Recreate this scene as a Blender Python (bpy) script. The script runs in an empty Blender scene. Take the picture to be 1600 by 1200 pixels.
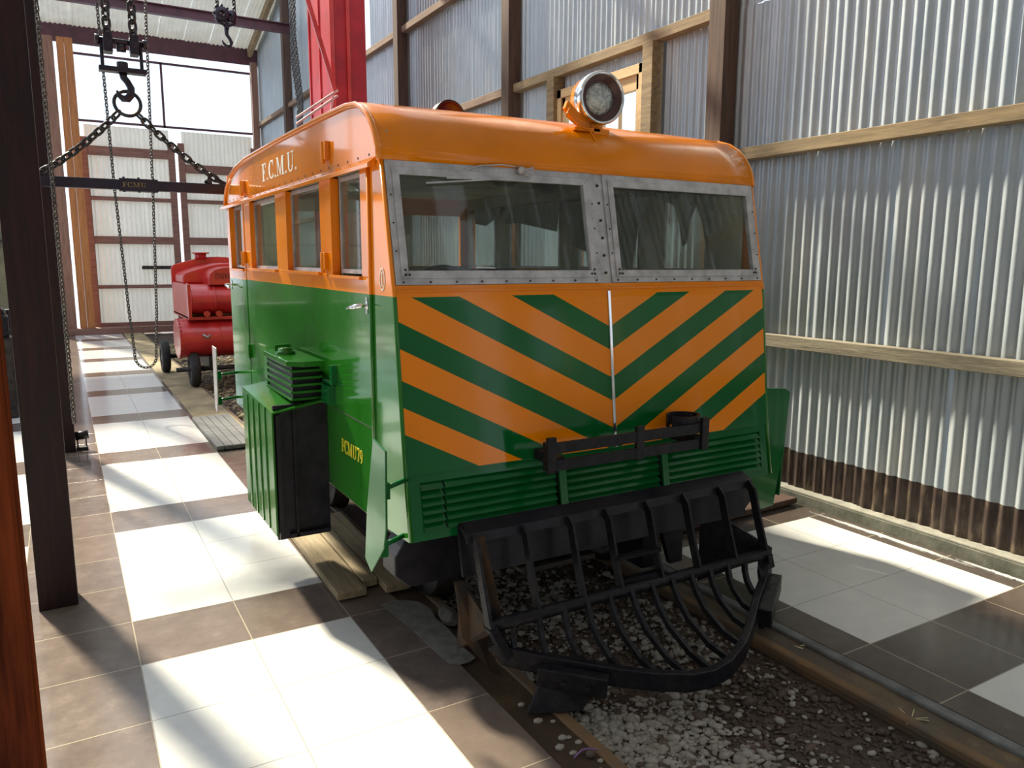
import bpy, bmesh, math, random
from mathutils import Vector, Matrix, Euler
random.seed(7)
R = math.radians
scene = bpy.context.scene
COL = scene.collection

# ------------------------------------------------------------------ materials
def new_mat(name):
    m = bpy.data.materials.new(name); m.use_nodes = True
    nt = m.node_tree
    return m, nt, nt.nodes['Principled BSDF']

def N(nt, kind, **kw):
    n = nt.nodes.new(kind)
    for k, v in kw.items():
        if k.startswith('i_'):
            key = k[2:]
            key = int(key) if key.isdigit() else key.replace('_', ' ')
            n.inputs[key].default_value = v
        else:
            setattr(n, k, v)
    return n

def c4(c): return (c[0], c[1], c[2], 1.0)

def mathn(nt, op, a, b=None, clamp=False):
    n = nt.nodes.new('ShaderNodeMath'); n.operation = op; n.use_clamp = clamp
    for i, v in enumerate((a, b)):
        if v is None: continue
        if isinstance(v, (int, float)): n.inputs[i].default_value = v
        else: nt.links.new(v, n.inputs[i])
    return n.outputs[0]

def mixc(nt, fac, a, b):
    n = nt.nodes.new('ShaderNodeMix'); n.data_type = 'RGBA'
    if isinstance(fac, (int, float)): n.inputs[0].default_value = fac
    else: nt.links.new(fac, n.inputs[0])
    for i, v in ((6, a), (7, b)):
        if isinstance(v, tuple): n.inputs[i].default_value = c4(v)
        else: nt.links.new(v, n.inputs[i])
    return n.outputs[2]

def ramp(nt, sock, stops):
    r = nt.nodes.new('ShaderNodeValToRGB'); nt.links.new(sock, r.inputs[0])
    e = r.color_ramp.elements
    e[0].position = stops[0][0]; e[0].color = c4(stops[0][1])
    e[1].position = stops[-1][0]; e[1].color = c4(stops[-1][1])
    for p, c in stops[1:-1]:
        x = e.new(p); x.color = c4(c)
    return r.outputs[0]

def coords(nt, scale=(1, 1, 1), kind='Object'):
    tc = nt.nodes.new('ShaderNodeTexCoord'); mp = nt.nodes.new('ShaderNodeMapping')
    mp.inputs['Scale'].default_value = scale
    nt.links.new(tc.outputs[kind], mp.inputs[0])
    return mp.outputs[0]

def noise(nt, vec, scale, detail=4, rough=.6):
    n = nt.nodes.new('ShaderNodeTexNoise'); nt.links.new(vec, n.inputs['Vector'])
    n.inputs['Scale'].default_value = scale; n.inputs['Detail'].default_value = detail
    n.inputs['Roughness'].default_value = rough
    return n.outputs[0]

def bump(nt, bsdf, h, strength=.3, dist=.01):
    b = nt.nodes.new('ShaderNodeBump'); b.inputs['Strength'].default_value = strength
    b.inputs['Distance'].default_value = dist
    nt.links.new(h, b.inputs['Height']); nt.links.new(b.outputs[0], bsdf.inputs['Normal'])

def simple(name, a, b=None, rough=.5, metal=0., scale=8., stretch=(1, 1, 1), bmp=0., coat=0., detail=5, lo=.35, hi=.65):
    m, nt, p = new_mat(name)
    v = coords(nt, stretch)
    n = noise(nt, v, scale, detail)
    if b is None: b = tuple(x * .75 for x in a)
    nt.links.new(ramp(nt, n, [(lo, a), (hi, b)]), p.inputs['Base Color'])
    p.inputs['Roughness'].default_value = rough; p.inputs['Metallic'].default_value = metal
    p.inputs['Coat Weight'].default_value = coat
    if bmp: bump(nt, p, n, bmp)
    return m

def wood(name, a, b, rough=.6, axis='Z', scale=3., coat=0., bmp=.4):
    s = {'X': (.6, 9, 9), 'Y': (9, .6, 9), 'Z': (9, 9, .6)}[axis]
    m, nt, p = new_mat(name)
    v = coords(nt, s)
    n1 = noise(nt, v, scale, 8, .65)
    n2 = noise(nt, coords(nt, tuple(q * 3 for q in s)), scale * 2.2, 3)
    f = mathn(nt, 'ADD', mathn(nt, 'MULTIPLY', n1, .7), mathn(nt, 'MULTIPLY', n2, .3))
    nt.links.new(ramp(nt, f, [(.36, a), (.5, tuple((x + y) / 2 for x, y in zip(a, b))), (.64, b)]), p.inputs['Base Color'])
    p.inputs['Roughness'].default_value = rough; p.inputs['Coat Weight'].default_value = coat
    p.inputs['Coat Roughness'].default_value = .15
    bump(nt, p, f, bmp, .006)
    return m

def glass(name, tint=(1, 1, 1), haze=.06, hazecol=(.5, .5, .45), refl=1.):
    m = bpy.data.materials.new(name); m.use_nodes = True; nt = m.node_tree
    nt.nodes.remove(nt.nodes['Principled BSDF'])
    out = nt.nodes['Material Output']
    tr = N(nt, 'ShaderNodeBsdfTransparent'); tr.inputs[0].default_value = c4(tint)
    gl = N(nt, 'ShaderNodeBsdfGlossy'); gl.inputs['Roughness'].default_value = .03
    df = N(nt, 'ShaderNodeBsdfDiffuse'); df.inputs[0].default_value = c4(hazecol)
    lw = N(nt, 'ShaderNodeLayerWeight'); lw.inputs[0].default_value = .5
    fres = mathn(nt, 'ADD', mathn(nt, 'MULTIPLY', mathn(nt, 'POWER', lw.outputs['Facing'], 5.0), .9), .05)
    m1 = N(nt, 'ShaderNodeMixShader'); m2 = N(nt, 'ShaderNodeMixShader')
    n = noise(nt, coords(nt), 6, 6, .7)
    hz = mathn(nt, 'MULTIPLY', n, haze * 2)
    nt.links.new(hz, m1.inputs[0]); nt.links.new(tr.outputs[0], m1.inputs[1]); nt.links.new(df.outputs[0], m1.inputs[2])
    nt.links.new(mathn(nt, 'MULTIPLY', fres, refl), m2.inputs[0])
    nt.links.new(m1.outputs[0], m2.inputs[1]); nt.links.new(gl.outputs[0], m2.inputs[2])
    nt.links.new(m2.outputs[0], out.inputs[0])
    return m

M = {}
ORANGE = (.80, .225, .001); GREEN = (.003, .11, .024)
def paint(name, col, rough=.16, coat=.22):
    m, nt, p = new_mat(name)
    v = coords(nt)
    n = noise(nt, v, 3, 5)
    a = col; b = tuple(x * .82 for x in col)
    base = ramp(nt, n, [(.3, a), (.7, b)])
    d = noise(nt, v, 45, 6, .75)
    dust = ramp(nt, d, [(.62, (0, 0, 0)), (.8, (.35, .35, .35))])
    base = mixc(nt, mathn(nt, 'MULTIPLY', dust, .15), base, (.38, .33, .22))
    nt.links.new(base, p.inputs['Base Color'])
    p.inputs['Roughness'].default_value = rough
    p.inputs['Coat Weight'].default_value = coat; p.inputs['Coat Roughness'].default_value = .06
    p.inputs['Specular IOR Level'].default_value = .2
    bump(nt, p, noise(nt, v, 5, 2), .12, .01)
    return m, nt, p, base

M['orange'] = paint('orange_paint', ORANGE)[0]
M['orange_side'] = paint('glossy_orange_paint', ORANGE, .14, .9)[0]
M['green'] = paint('green_paint', GREEN)[0]
M['green_light'] = paint('side_green_paint', (.02, .15, .012))[0]

# side: orange above the belt, green below
m, nt, p, base = paint('side_two_tone_paint', (.018, .16, .012), .13, .6)
tc = N(nt, 'ShaderNodeTexCoord'); sx = N(nt, 'ShaderNodeSeparateXYZ'); nt.links.new(tc.outputs['Object'], sx.inputs[0])
f = mathn(nt, 'GREATER_THAN', sx.outputs[2], 1.535)
nt.links.new(mixc(nt, f, base, ORANGE), p.inputs['Base Color']); M['side'] = m
# front: chevrons
m, nt, p, base = paint('chevron_paint', GREEN, .14)
tc = N(nt, 'ShaderNodeTexCoord'); sx = N(nt, 'ShaderNodeSeparateXYZ'); nt.links.new(tc.outputs['Object'], sx.inputs[0])
ax = mathn(nt, 'ABSOLUTE', sx.outputs[0]); z = sx.outputs[2]
c = mathn(nt, 'SUBTRACT', z, mathn(nt, 'MULTIPLY', ax, .51))
k = mathn(nt, 'FRACT', mathn(nt, 'ADD', mathn(nt, 'DIVIDE', mathn(nt, 'SUBTRACT', c, .622), .2215), 4.0))
org = mathn(nt, 'GREATER_THAN', k, .46)
org = mathn(nt, 'MULTIPLY', org, mathn(nt, 'GREATER_THAN', c, .52))
org = mathn(nt, 'MULTIPLY', org, mathn(nt, 'GREATER_THAN', z, .862))
top = mathn(nt, 'MAXIMUM', mathn(nt, 'GREATER_THAN', z, 1.532), mathn(nt, 'GREATER_THAN', c, 1.40))
org = mathn(nt, 'MAXIMUM', org, top)
nt.links.new(mixc(nt, org, base, ORANGE), p.inputs['Base Color']); M['chevron'] = m

M['black'] = simple('black_enamel', (.006, .006, .009), (.018, .017, .024), .38, 0, 12, bmp=.25)
M['grill_black'] = simple('worn_black_paint', (.007, .007, .012), (.022, .020, .023), .42, 0, 30, bmp=.5, lo=.45, hi=.75)
M['rusty'] = simple('rusty_steel', (.055, .026, .009), (.014, .010, .009), .8, .2, 10, bmp=.5)
M['dark_steel'] = simple('dark_steel', (.02, .018, .018), (.06, .05, .045), .5, .6, 15, bmp=.3)
M['alu'] = simple('dull_aluminium', (.52, .50, .52), (.33, .32, .33), .42, .45, 14, bmp=.15)
M['chrome'] = simple('chrome', (.8, .8, .82), (.6, .6, .62), .12, 1., 5)
M['glass'] = glass('windscreen_glass', (.95, .97, .95), .05, (.34, .34, .29), .35)
M['side_glass'] = glass('side_glass', (.75, .80, .76), .10, (.45, .48, .40), 1.)
M['pane'] = glass('window_pane', (.95, .98, 1.0), .03, (.8, .85, .9), 1.)
M['rubber'] = simple('black_rubber', (.012, .012, .012), (.03, .028, .026), .8, 0, 20)
M['inner'] = simple('grey_interior_lining', (.46, .46, .39), (.32, .32, .27), .8, 0, 4)
M['curtain'] = simple('grey_curtain_cloth', (.24, .28, .28), (.15, .18, .185), .9, 0, 6, (1, 6, 1), bmp=.3)
M['curtain_tan'] = simple('tan_blind_cloth', (.55, .50, .28), (.38, .36, .2), .9, 0, 3)
M['white_paint'] = simple('white_lettering_paint', (.85, .83, .76), (.7, .68, .6), .5)
M['yellow_paint'] = simple('yellow_lettering_paint', (.75, .60, .02), (.6, .5, .02), .5)
M['gold'] = simple('dull_gold_lettering', (.30, .22, .08), (.2, .15, .05), .5)
M['post'] = wood('dark_stained_timber', (.026, .008, .009), (.008, .004, .006), .5, 'Z', coat=.0, bmp=.35)
M['post_near'] = wood('varnished_redwood', (.20, .045, .015), (.012, .006, .007), .45, 'Z', 1.5, coat=.0, bmp=.5)
M['post_right'] = wood('brown_rough_timber', (.12, .065, .045), (.045, .025, .018), .8, 'Z')
M['girt_far'] = wood('brown_far_girt_timber', (.27, .17, .11), (.13, .08, .055), .8, 'Y')
M['girt'] = wood('weathered_girt_timber', (.35, .25, .13), (.15, .105, .06), .8, 'Y')
M['girt_grey'] = wood('grey_weathered_girt', (.31, .27, .19), (.13, .11, .08), .85, 'Y', 4, bmp=.8)
M['girt_x'] = wood('red_brown_frame_timber', (.28, .14, .11), (.15, .07, .055), .7, 'X')
M['frame_z'] = wood('red_brown_upright_timber', (.30, .16, .11), (.16, .08, .06), .7, 'Z')
M['orange_wood'] = wood('orange_pine_plank', (.50, .20, .06), (.28, .10, .03), .6, 'Z')
M['pine'] = wood('pale_pine_frame', (.70, .48, .24), (.5, .33, .16), .7, 'Y')
M['plank'] = wood('worn_grey_plank', (.42, .33, .20), (.20, .15, .09), .85, 'Y', 4, bmp=.8)
M['plank_grey'] = wood('silver_grey_plank', (.17, .175, .18), (.09, .085, .085), .85, 'X', 4, bmp=.8)
M['red'] = simple('red_machine_paint', (.62, .035, .03), (.45, .02, .022), .3, 0, 4, coat=.3)
M['pink_red'] = simple('faded_pink_red_paint', (.75, .42, .42), (.6, .25, .25), .4)
M['dark_red'] = simple('crimson_column_paint', (.48, .012, .025), (.33, .008, .018), .4, 0, 4)
M['steel_beam'] = simple('maroon_steel_paint', (.10, .03, .045), (.06, .02, .03), .5, .1, 6)
M['letter_dark'] = simple('dark_lettering_paint', (.05, .01, .01), (.03, .01, .01), .6)
M['chain'] = simple('oiled_chain_steel', (.07, .065, .07), (.03, .028, .03), .42, .7, 20)
M['chain_far'] = simple('grey_chain_steel', (.14, .13, .12), (.07, .06, .06), .45, .6, 20)
M['beam_navy'] = simple('dark_navy_beam_paint', (.012, .009, .022), (.02, .014, .03), .3, .2, 10)
M['lens'] = simple('headlamp_reflector', (.55, .55, .52), (.3, .3, .3), .12, 1., 60, bmp=.6)
M['lamp_inner'] = simple('brown_lamp_bowl', (.09, .035, .03), (.05, .02, .02), .3, .2, 5)
M['maroon'] = simple('maroon_drum_paint', (.07, .006, .012), (.04, .004, .008), .3, 0, 5)
M['straw'] = simple('dry_straw', (.75, .70, .42), (.5, .45, .25), .8)
M['ribbon'] = simple('purple_ribbon', (.32, .16, .45), (.2, .1, .3), .5)
M['stone_grey'] = simple('grey_concrete_lump', (.12, .11, .10), (.07, .065, .06), .9, 0, 12, bmp=.8)
M['pebble'] = simple('pale_pebble', (.36, .335, .30), (.20, .18, .155), .8, 0, 14)
M['stone_dark'] = simple('wet_brown_stone', (.12, .085, .065), (.06, .042, .033), .8, 0, 5)

for k_ in ('black', 'grill_black', 'post', 'post_near'): M[k_].node_tree.nodes['Principled BSDF'].inputs['Specular IOR Level'].default_value = .25
M['post_near'].node_tree.nodes['Principled BSDF'].inputs['Specular IOR Level'].default_value = 0
# corrugated sheets
m, nt, p = new_mat('galvanised_corrugated_sheet')
v = coords(nt, (1, 1, 1)); tc = N(nt, 'ShaderNodeTexCoord'); sx = N(nt, 'ShaderNodeSeparateXYZ'); nt.links.new(tc.outputs['Object'], sx.inputs[0])
n = noise(nt, coords(nt, (1, 2, .35)), 2.2, 6, .65); n2 = noise(nt, v, 22, 4)
base = ramp(nt, n, [(.3, (.50, .545, .58)), (.5, (.38, .435, .485)), (.72, (.54, .555, .55))])
base = mixc(nt, mathn(nt, 'MULTIPLY', n2, .25), base, (.36, .38, .40))
edge = mathn(nt, 'ADD', sx.outputs[2], mathn(nt, 'MULTIPLY', mathn(nt, 'SUBTRACT', noise(nt, v, 3, 4), .5), .04))
tar = mathn(nt, 'LESS_THAN', edge, .345)
tarcol = ramp(nt, noise(nt, coords(nt, (1, 4, 1)), 5, 5), [(.35, (.035, .022, .022)), (.55, (.075, .052, .042)), (.7, (.19, .15, .10))])  # tan end of the ramp stands in for sunlit ridges
nt.links.new(mixc(nt, tar, base, tarcol), p.inputs['Base Color'])
p.inputs['Metallic'].default_value = .3; p.inputs['Roughness'].default_value = .36
bump(nt, p, noise(nt, coords(nt, (1, 1, .5)), 9, 3), .25, .02)
M['sheet'] = m
def translucent(name, a, b, t):
    m = simple(name, a, b, .5, 0, 3, (1, 1, .4)); nt = m.node_tree
    p = nt.nodes['Principled BSDF']; out = nt.nodes['Material Output']
    tl = N(nt, 'ShaderNodeBsdfTranslucent'); tl.inputs[0].default_value = (.8, .8, .76, 1)
    mx = N(nt, 'ShaderNodeMixShader'); mx.inputs[0].default_value = t
    nt.links.new(p.outputs[0], mx.inputs[1]); nt.links.new(tl.outputs[0], mx.inputs[2]); nt.links.new(mx.outputs[0], out.inputs[0])
    return m
M['sheet_back'] = translucent('glare_pale_sheet', (.74, .74, .72), (.62, .63, .62), .07)  # paleness and translucency stand in for glare on the far sheets
M['sheet_roof'] = translucent('pale_roof_sheet', (.55, .57, .56), (.42, .44, .44), .08)

# tiles: grid of tiles, checker of white and brown given by row and column tests
def tile_mat(name, x0, sxz, y0, syz, white_cols, dark_row_mod, row_shift, gain=1., r0=.07):
    m, nt, p = new_mat(name)
    tc = N(nt, 'ShaderNodeTexCoord'); s = N(nt, 'ShaderNodeSeparateXYZ'); nt.links.new(tc.outputs['Object'], s.inputs[0])
    X, Y = s.outputs[0], s.outputs[1]
    u = mathn(nt, 'DIVIDE', mathn(nt, 'SUBTRACT', X, x0), sxz); w = mathn(nt, 'DIVIDE', mathn(nt, 'SUBTRACT', Y, y0), syz)
    fu = mathn(nt, 'FRACT', mathn(nt, 'ADD', u, 50)); fw = mathn(nt, 'FRACT', mathn(nt, 'ADD', w, 50))
    def line(fr, hw):
        return mathn(nt, 'LESS_THAN', mathn(nt, 'MINIMUM', fr, mathn(nt, 'SUBTRACT', 1.0, fr)), hw)
    grout = mathn(nt, 'MAXIMUM', line(fu, .0055), line(fw, .0055))
    cu = mathn(nt, 'FLOOR', u); cw = mathn(nt, 'FLOOR', w)
    # white columns
    wc = None
    for a, b in white_cols:
        t = mathn(nt, 'MULTIPLY', mathn(nt, 'GREATER_THAN', X, a), mathn(nt, 'LESS_THAN', X, b))
        wc = t if wc is None else mathn(nt, 'MAXIMUM', wc, t)
    r = mathn(nt, 'MODULO', mathn(nt, 'ADD', mathn(nt, 'ADD', cw, row_shift), 400), dark_row_mod)
    wr = mathn(nt, 'GREATER_THAN', r, .5)
    white = mathn(nt, 'MULTIPLY', wc, wr)
    wn = N(nt, 'ShaderNodeTexWhiteNoise'); wn.noise_dimensions = '2D'
    cb = N(nt, 'ShaderNodeCombineXYZ'); nt.links.new(cu, cb.inputs[0]); nt.links.new(cw, cb.inputs[1]); nt.links.new(cb.outputs[0], wn.inputs['Vector'])
    v = coords(nt)
    n = noise(nt, v, 7, 7, .7)
    br = ramp(nt, n, [(.3, (.058, .047, .045)), (.55, (.085, .068, .062)), (.75, (.125, .10, .088))])
    br = mixc(nt, mathn(nt, 'MULTIPLY', wn.outputs[0], .45), br, (.12, .09, .07))
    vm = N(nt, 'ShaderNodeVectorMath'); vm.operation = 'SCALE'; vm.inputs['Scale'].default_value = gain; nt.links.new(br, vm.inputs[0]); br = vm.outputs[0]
    wh = ramp(nt, n, [(.3, (.70, .70, .69)), (.7, (.62, .62, .61))])
    col = mixc(nt, white, br, wh)
    gcol = mixc(nt, white, (.36, .31, .23), (.36, .35, .32))
    col = mixc(nt, grout, col, gcol)
    nt.links.new(col, p.inputs['Base Color'])
    rn = mathn(nt, 'ADD', r0, mathn(nt, 'MULTIPLY', n, .16))
    nt.links.new(rn, p.inputs['Roughness'])
    h = mathn(nt, 'SUBTRACT', 1.0, grout)
    bump(nt, p, h, .3, .003)
    return m
# left floor: lines at x=.162+.45k, y=3.79+.45k ; dark row 3.34-3.79, then every fourth
M['tiles_left'] = tile_mat('floor_tiles_walkway', .162, .45, 3.79, .45, [(.162, 1.063), (-1.19, -.288), (-2.54, -1.64), (-3.9, -3.0), (-5.3, -4.4)], 4, 1, 1.75)  # the gain lightens the brown tiles in place of sun glare
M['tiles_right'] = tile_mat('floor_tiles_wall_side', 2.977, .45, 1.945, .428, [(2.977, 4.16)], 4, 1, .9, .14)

m, nt, p = new_mat('stained_concrete_trackbed')
v = coords(nt); n = noise(nt, v, 3.2, 8, .7); n2 = noise(nt, v, 1.1, 3)
col = ramp(nt, n, [(.32, (.030, .019, .013)), (.5, (.085, .055, .030)), (.62, (.17, .12, .06)), (.75, (.24, .20, .15))])
nt.links.new(mixc(nt, ramp(nt, n2, [(.42, (0, 0, 0)), (.62, (1, 1, 1))]), col, (.045, .028, .018)), p.inputs['Base Color'])
p.inputs['Roughness'].default_value = .55; bump(nt, p, n, .5, .01); M['bed'] = m
M['curb'] = simple('grey_cement_curb', (.20, .21, .21), (.11, .115, .115), .8, 0, 9, bmp=.6)
M['kerb'] = simple('dark_cement_kerb', (.16, .16, .13), (.08, .085, .065), .85, 0, 7, bmp=.6)  # kerb body, darker than its top
M['kerb_top'] = simple('pale_cement_kerb_top', (.34, .33, .28), (.22, .21, .18), .85, 0, 9, bmp=.5)
M['lime'] = simple('white_cement_spill', (.62, .64, .62), (.35, .36, .34), .9, 0, 25, bmp=.6)
M['patch'] = simple('cement_patch', (.19, .185, .165), (.11, .10, .085), .9, 0, 12, bmp=.5)
M['soil'] = simple('dark_gravel_soil', (.045, .028, .020), (.09, .06, .045), .95, 0, 30, bmp=1.)
M['rail'] = simple('rusty_rail', (.20, .115, .055), (.11, .09, .07), .8, .1, 5, bmp=.5)
M['far_ground'] = simple('dusty_earth_strip', (.40, .32, .18), (.22, .17, .10), .9, 0, 3, bmp=.5)
M['wall_plain'] = simple('grey_building_sheet', (.5, .52, .53), (.4, .42, .43), .6)
M['yellow_glass'] = simple('hazy_yellow_case_glass', (.22, .21, .12), (.12, .12, .08), .25, 0, 3)

# ------------------------------------------------------------------ mesh builder
class MB:
    def __init__(s): s.v = []; s.f = []; s.sm = []
    def add(s, vs, fs, smooth=False):
        b = len(s.v); s.v += [tuple(q) for q in vs]
        for f in fs: s.f.append(tuple(b + i for i in f)); s.sm.append(smooth)
        return s
    def box(s, x0, x1, y0, y1, z0, z1, mat=None):
        vs = [(x, y, z) for x in (x0, x1) for y in (y0, y1) for z in (z0, z1)]
        if mat is not None: vs = [mat @ Vector(q) for q in vs]
        return s.add(vs, [(0, 1, 3, 2), (4, 6, 7, 5), (0, 4, 5, 1), (2, 3, 7, 6), (0, 2, 6, 4), (1, 5, 7, 3)])
    def bar(s, a, b, w, h, up=(0, 0, 1)):
        a = Vector(a); b = Vector(b); d = (b - a).normalized(); up = Vector(up)
        sd = d.cross(up)
        if sd.length < 1e-4: sd = d.cross(Vector((0, 1, 0)))
        sd.normalize(); u = sd.cross(d).normalized()
        vs = []
        for q in (a, b):
            for i, j in ((-1, -1), (1, -1), (1, 1), (-1, 1)): vs.append(q + sd * i * w / 2 + u * j * h / 2)
        return s.add(vs, [(0, 3, 2, 1), (4, 5, 6, 7), (0, 1, 5, 4), (1, 2, 6, 5), (2, 3, 7, 6), (3, 0, 4, 7)])
    def sweep(s, pts, w, h, up=(0, 0, 1)):
        pts = [Vector(q) for q in pts]; vs = []; n = len(pts)
        for i, q in enumerate(pts):
            d = (pts[min(i + 1, n - 1)] - pts[max(i - 1, 0)]).normalized()
            sd = d.cross(Vector(up)).normalized(); u = sd.cross(d).normalized()
            for a, b in ((-1, -1), (1, -1), (1, 1), (-1, 1)): vs.append(q + sd * a * w / 2 + u * b * h / 2)
        fs = [(0, 3, 2, 1), tuple(4 * (n - 1) + i for i in range(4))]
        for i in range(n - 1):
            for k in range(4):
                a = 4 * i + k; b = 4 * i + (k + 1) % 4
                fs.append((a, b, b + 4, a + 4))
        return s.add(vs, fs)
    def tube(s, pts, r, seg=8, closed=False, caps=True, smooth=True):
        pts = [Vector(q) for q in pts]; n = len(pts); vs = []; prev = None
        rr = r if isinstance(r, (list, tuple)) else [r] * n
        for i, q in enumerate(pts):
            if closed: d = pts[(i + 1) % n] - pts[(i - 1) % n]
            else: d = pts[min(i + 1, n - 1)] - pts[max(i - 1, 0)]
            d.normalize()
            if prev is None:
                prev = d.orthogonal().normalized()
            sd = (prev - d * prev.dot(d)).normalized(); prev = sd; u = d.cross(sd)
            for k in range(seg):
                a = 2 * math.pi * k / seg
                vs.append(q + (sd * math.cos(a) + u * math.sin(a)) * rr[i])
        fs = []
        m = n if closed else n - 1
        for i in range(m):
            for k in range(seg):
                a = i * seg + k; b = i * seg + (k + 1) % seg
                c = ((i + 1) % n) * seg + (k + 1) % seg; d_ = ((i + 1) % n) * seg + k
                fs.append((a, b, c, d_))
        s.add(vs, fs, smooth)
        if not closed and caps:
            b = len(s.v) - n * seg
            s.f.append(tuple(b + k for k in reversed(range(seg)))); s.sm.append(False)
            s.f.append(tuple(b + (n - 1) * seg + k for k in range(seg))); s.sm.append(False)
        return s
    def cyl(s, a, b, r, seg=16, r2=None): return s.tube([a, b], [r, r if r2 is None else r2], seg)
    def lathe(s, prof, center, axis=(0, 0, 1), seg=24, smooth=True):
        ax = Vector(axis).normalized(); sd = ax.orthogonal().normalized(); u = ax.cross(sd); c = Vector(center); vs = []; fs = []
        n = len(prof)
        for (r, h) in prof:
            for k in range(seg):
                a = 2 * math.pi * k / seg
                vs.append(c + ax * h + (sd * math.cos(a) + u * math.sin(a)) * max(r, 1e-4))
        for i in range(n - 1):
            for k in range(seg):
                fs.append((i * seg + k, i * seg + (k + 1) % seg, (i + 1) * seg + (k + 1) % seg, (i + 1) * seg + k))
        return s.add(vs, fs, smooth)
    def poly(s, pts, n, th):
        """flat polygon pts extruded along n by th"""
        pts = [Vector(q) for q in pts]; n = Vector(n).normalized() * th; k = len(pts)
        vs = pts + [q + n for q in pts]
        fs = [tuple(reversed(range(k))), tuple(range(k, 2 * k))]
        for i in range(k): fs.append((i, (i + 1) % k, k + (i + 1) % k, k + i))
        return s.add(vs, fs)
    def ext_x(s, prof, x0, x1): return s.poly([(x0, y, z) for y, z in prof], (1, 0, 0), x1 - x0)
    def sheet(s, grid, th=None, smooth=False):
        """grid[i][j] points -> quads"""
        a = len(grid); b = len(grid[0]); vs = [q for r in grid for q in r]
        fs = [(i * b + j, i * b + j + 1, (i + 1) * b + j + 1, (i + 1) * b + j) for i in range(a - 1) for j in range(b - 1)]
        return s.add(vs, fs, smooth)
    def build(s, name, mat, parent=None, origin=None, bevel=0., seg=2, solid=0., subsurf=0):
        me = bpy.data.meshes.new(name)
        vs = s.v
        if parent is not None and origin is None:
            origin = ROOTS.get(parent.name, None)
            ROOTS_child = origin
        if origin is None:
            xs = [q[0] for q in vs]; ys = [q[1] for q in vs]; zs = [q[2] for q in vs]
            origin = ((min(xs) + max(xs)) / 2, (min(ys) + max(ys)) / 2, min(zs))
        o3 = Vector(origin)
        me.from_pydata([Vector(q) - o3 for q in vs], [], s.f)
        me.validate(); 
        bm = bmesh.new(); bm.from_mesh(me)
        if not solid: bmesh.ops.recalc_face_normals(bm, faces=bm.faces)
        bm.to_mesh(me); bm.free()
        for pl, sm in zip(me.polygons, s.sm): pl.use_smooth = sm
        me.materials.append(mat if not isinstance(mat, str) else M[mat])
        o = bpy.data.objects.new(name, me); COL.objects.link(o)
        if parent is not None:
            o.parent = parent; ROOTS[o.name] = origin
        else:
            o.location = o3; ROOTS[o.name] = tuple(o3)
        if solid:
            md = o.modifiers.new('thick', 'SOLIDIFY'); md.thickness = solid; md.offset = 0
        if bevel:
            md = o.modifiers.new('bevel', 'BEVEL'); md.width = bevel; md.segments = seg; md.limit_method = 'ANGLE'; md.angle_limit = R(40)
        if subsurf:
            md = o.modifiers.new('sub', 'SUBSURF'); md.levels = subsurf; md.render_levels = subsurf
        return o
ROOTS = {}

def empty(name, loc, label, cat, group=None):
    o = bpy.data.objects.new(name, None); COL.objects.link(o); o.location = loc; o.empty_display_size = .1
    ROOTS[o.name] = tuple(loc); tag(o, label, cat, group); return o
def tag(o, label, cat, group=None):
    o['label'] = label; o['category'] = cat
    if group: o['group'] = group
    return o
def struct(o): o['kind'] = 'structure'; return o

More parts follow.
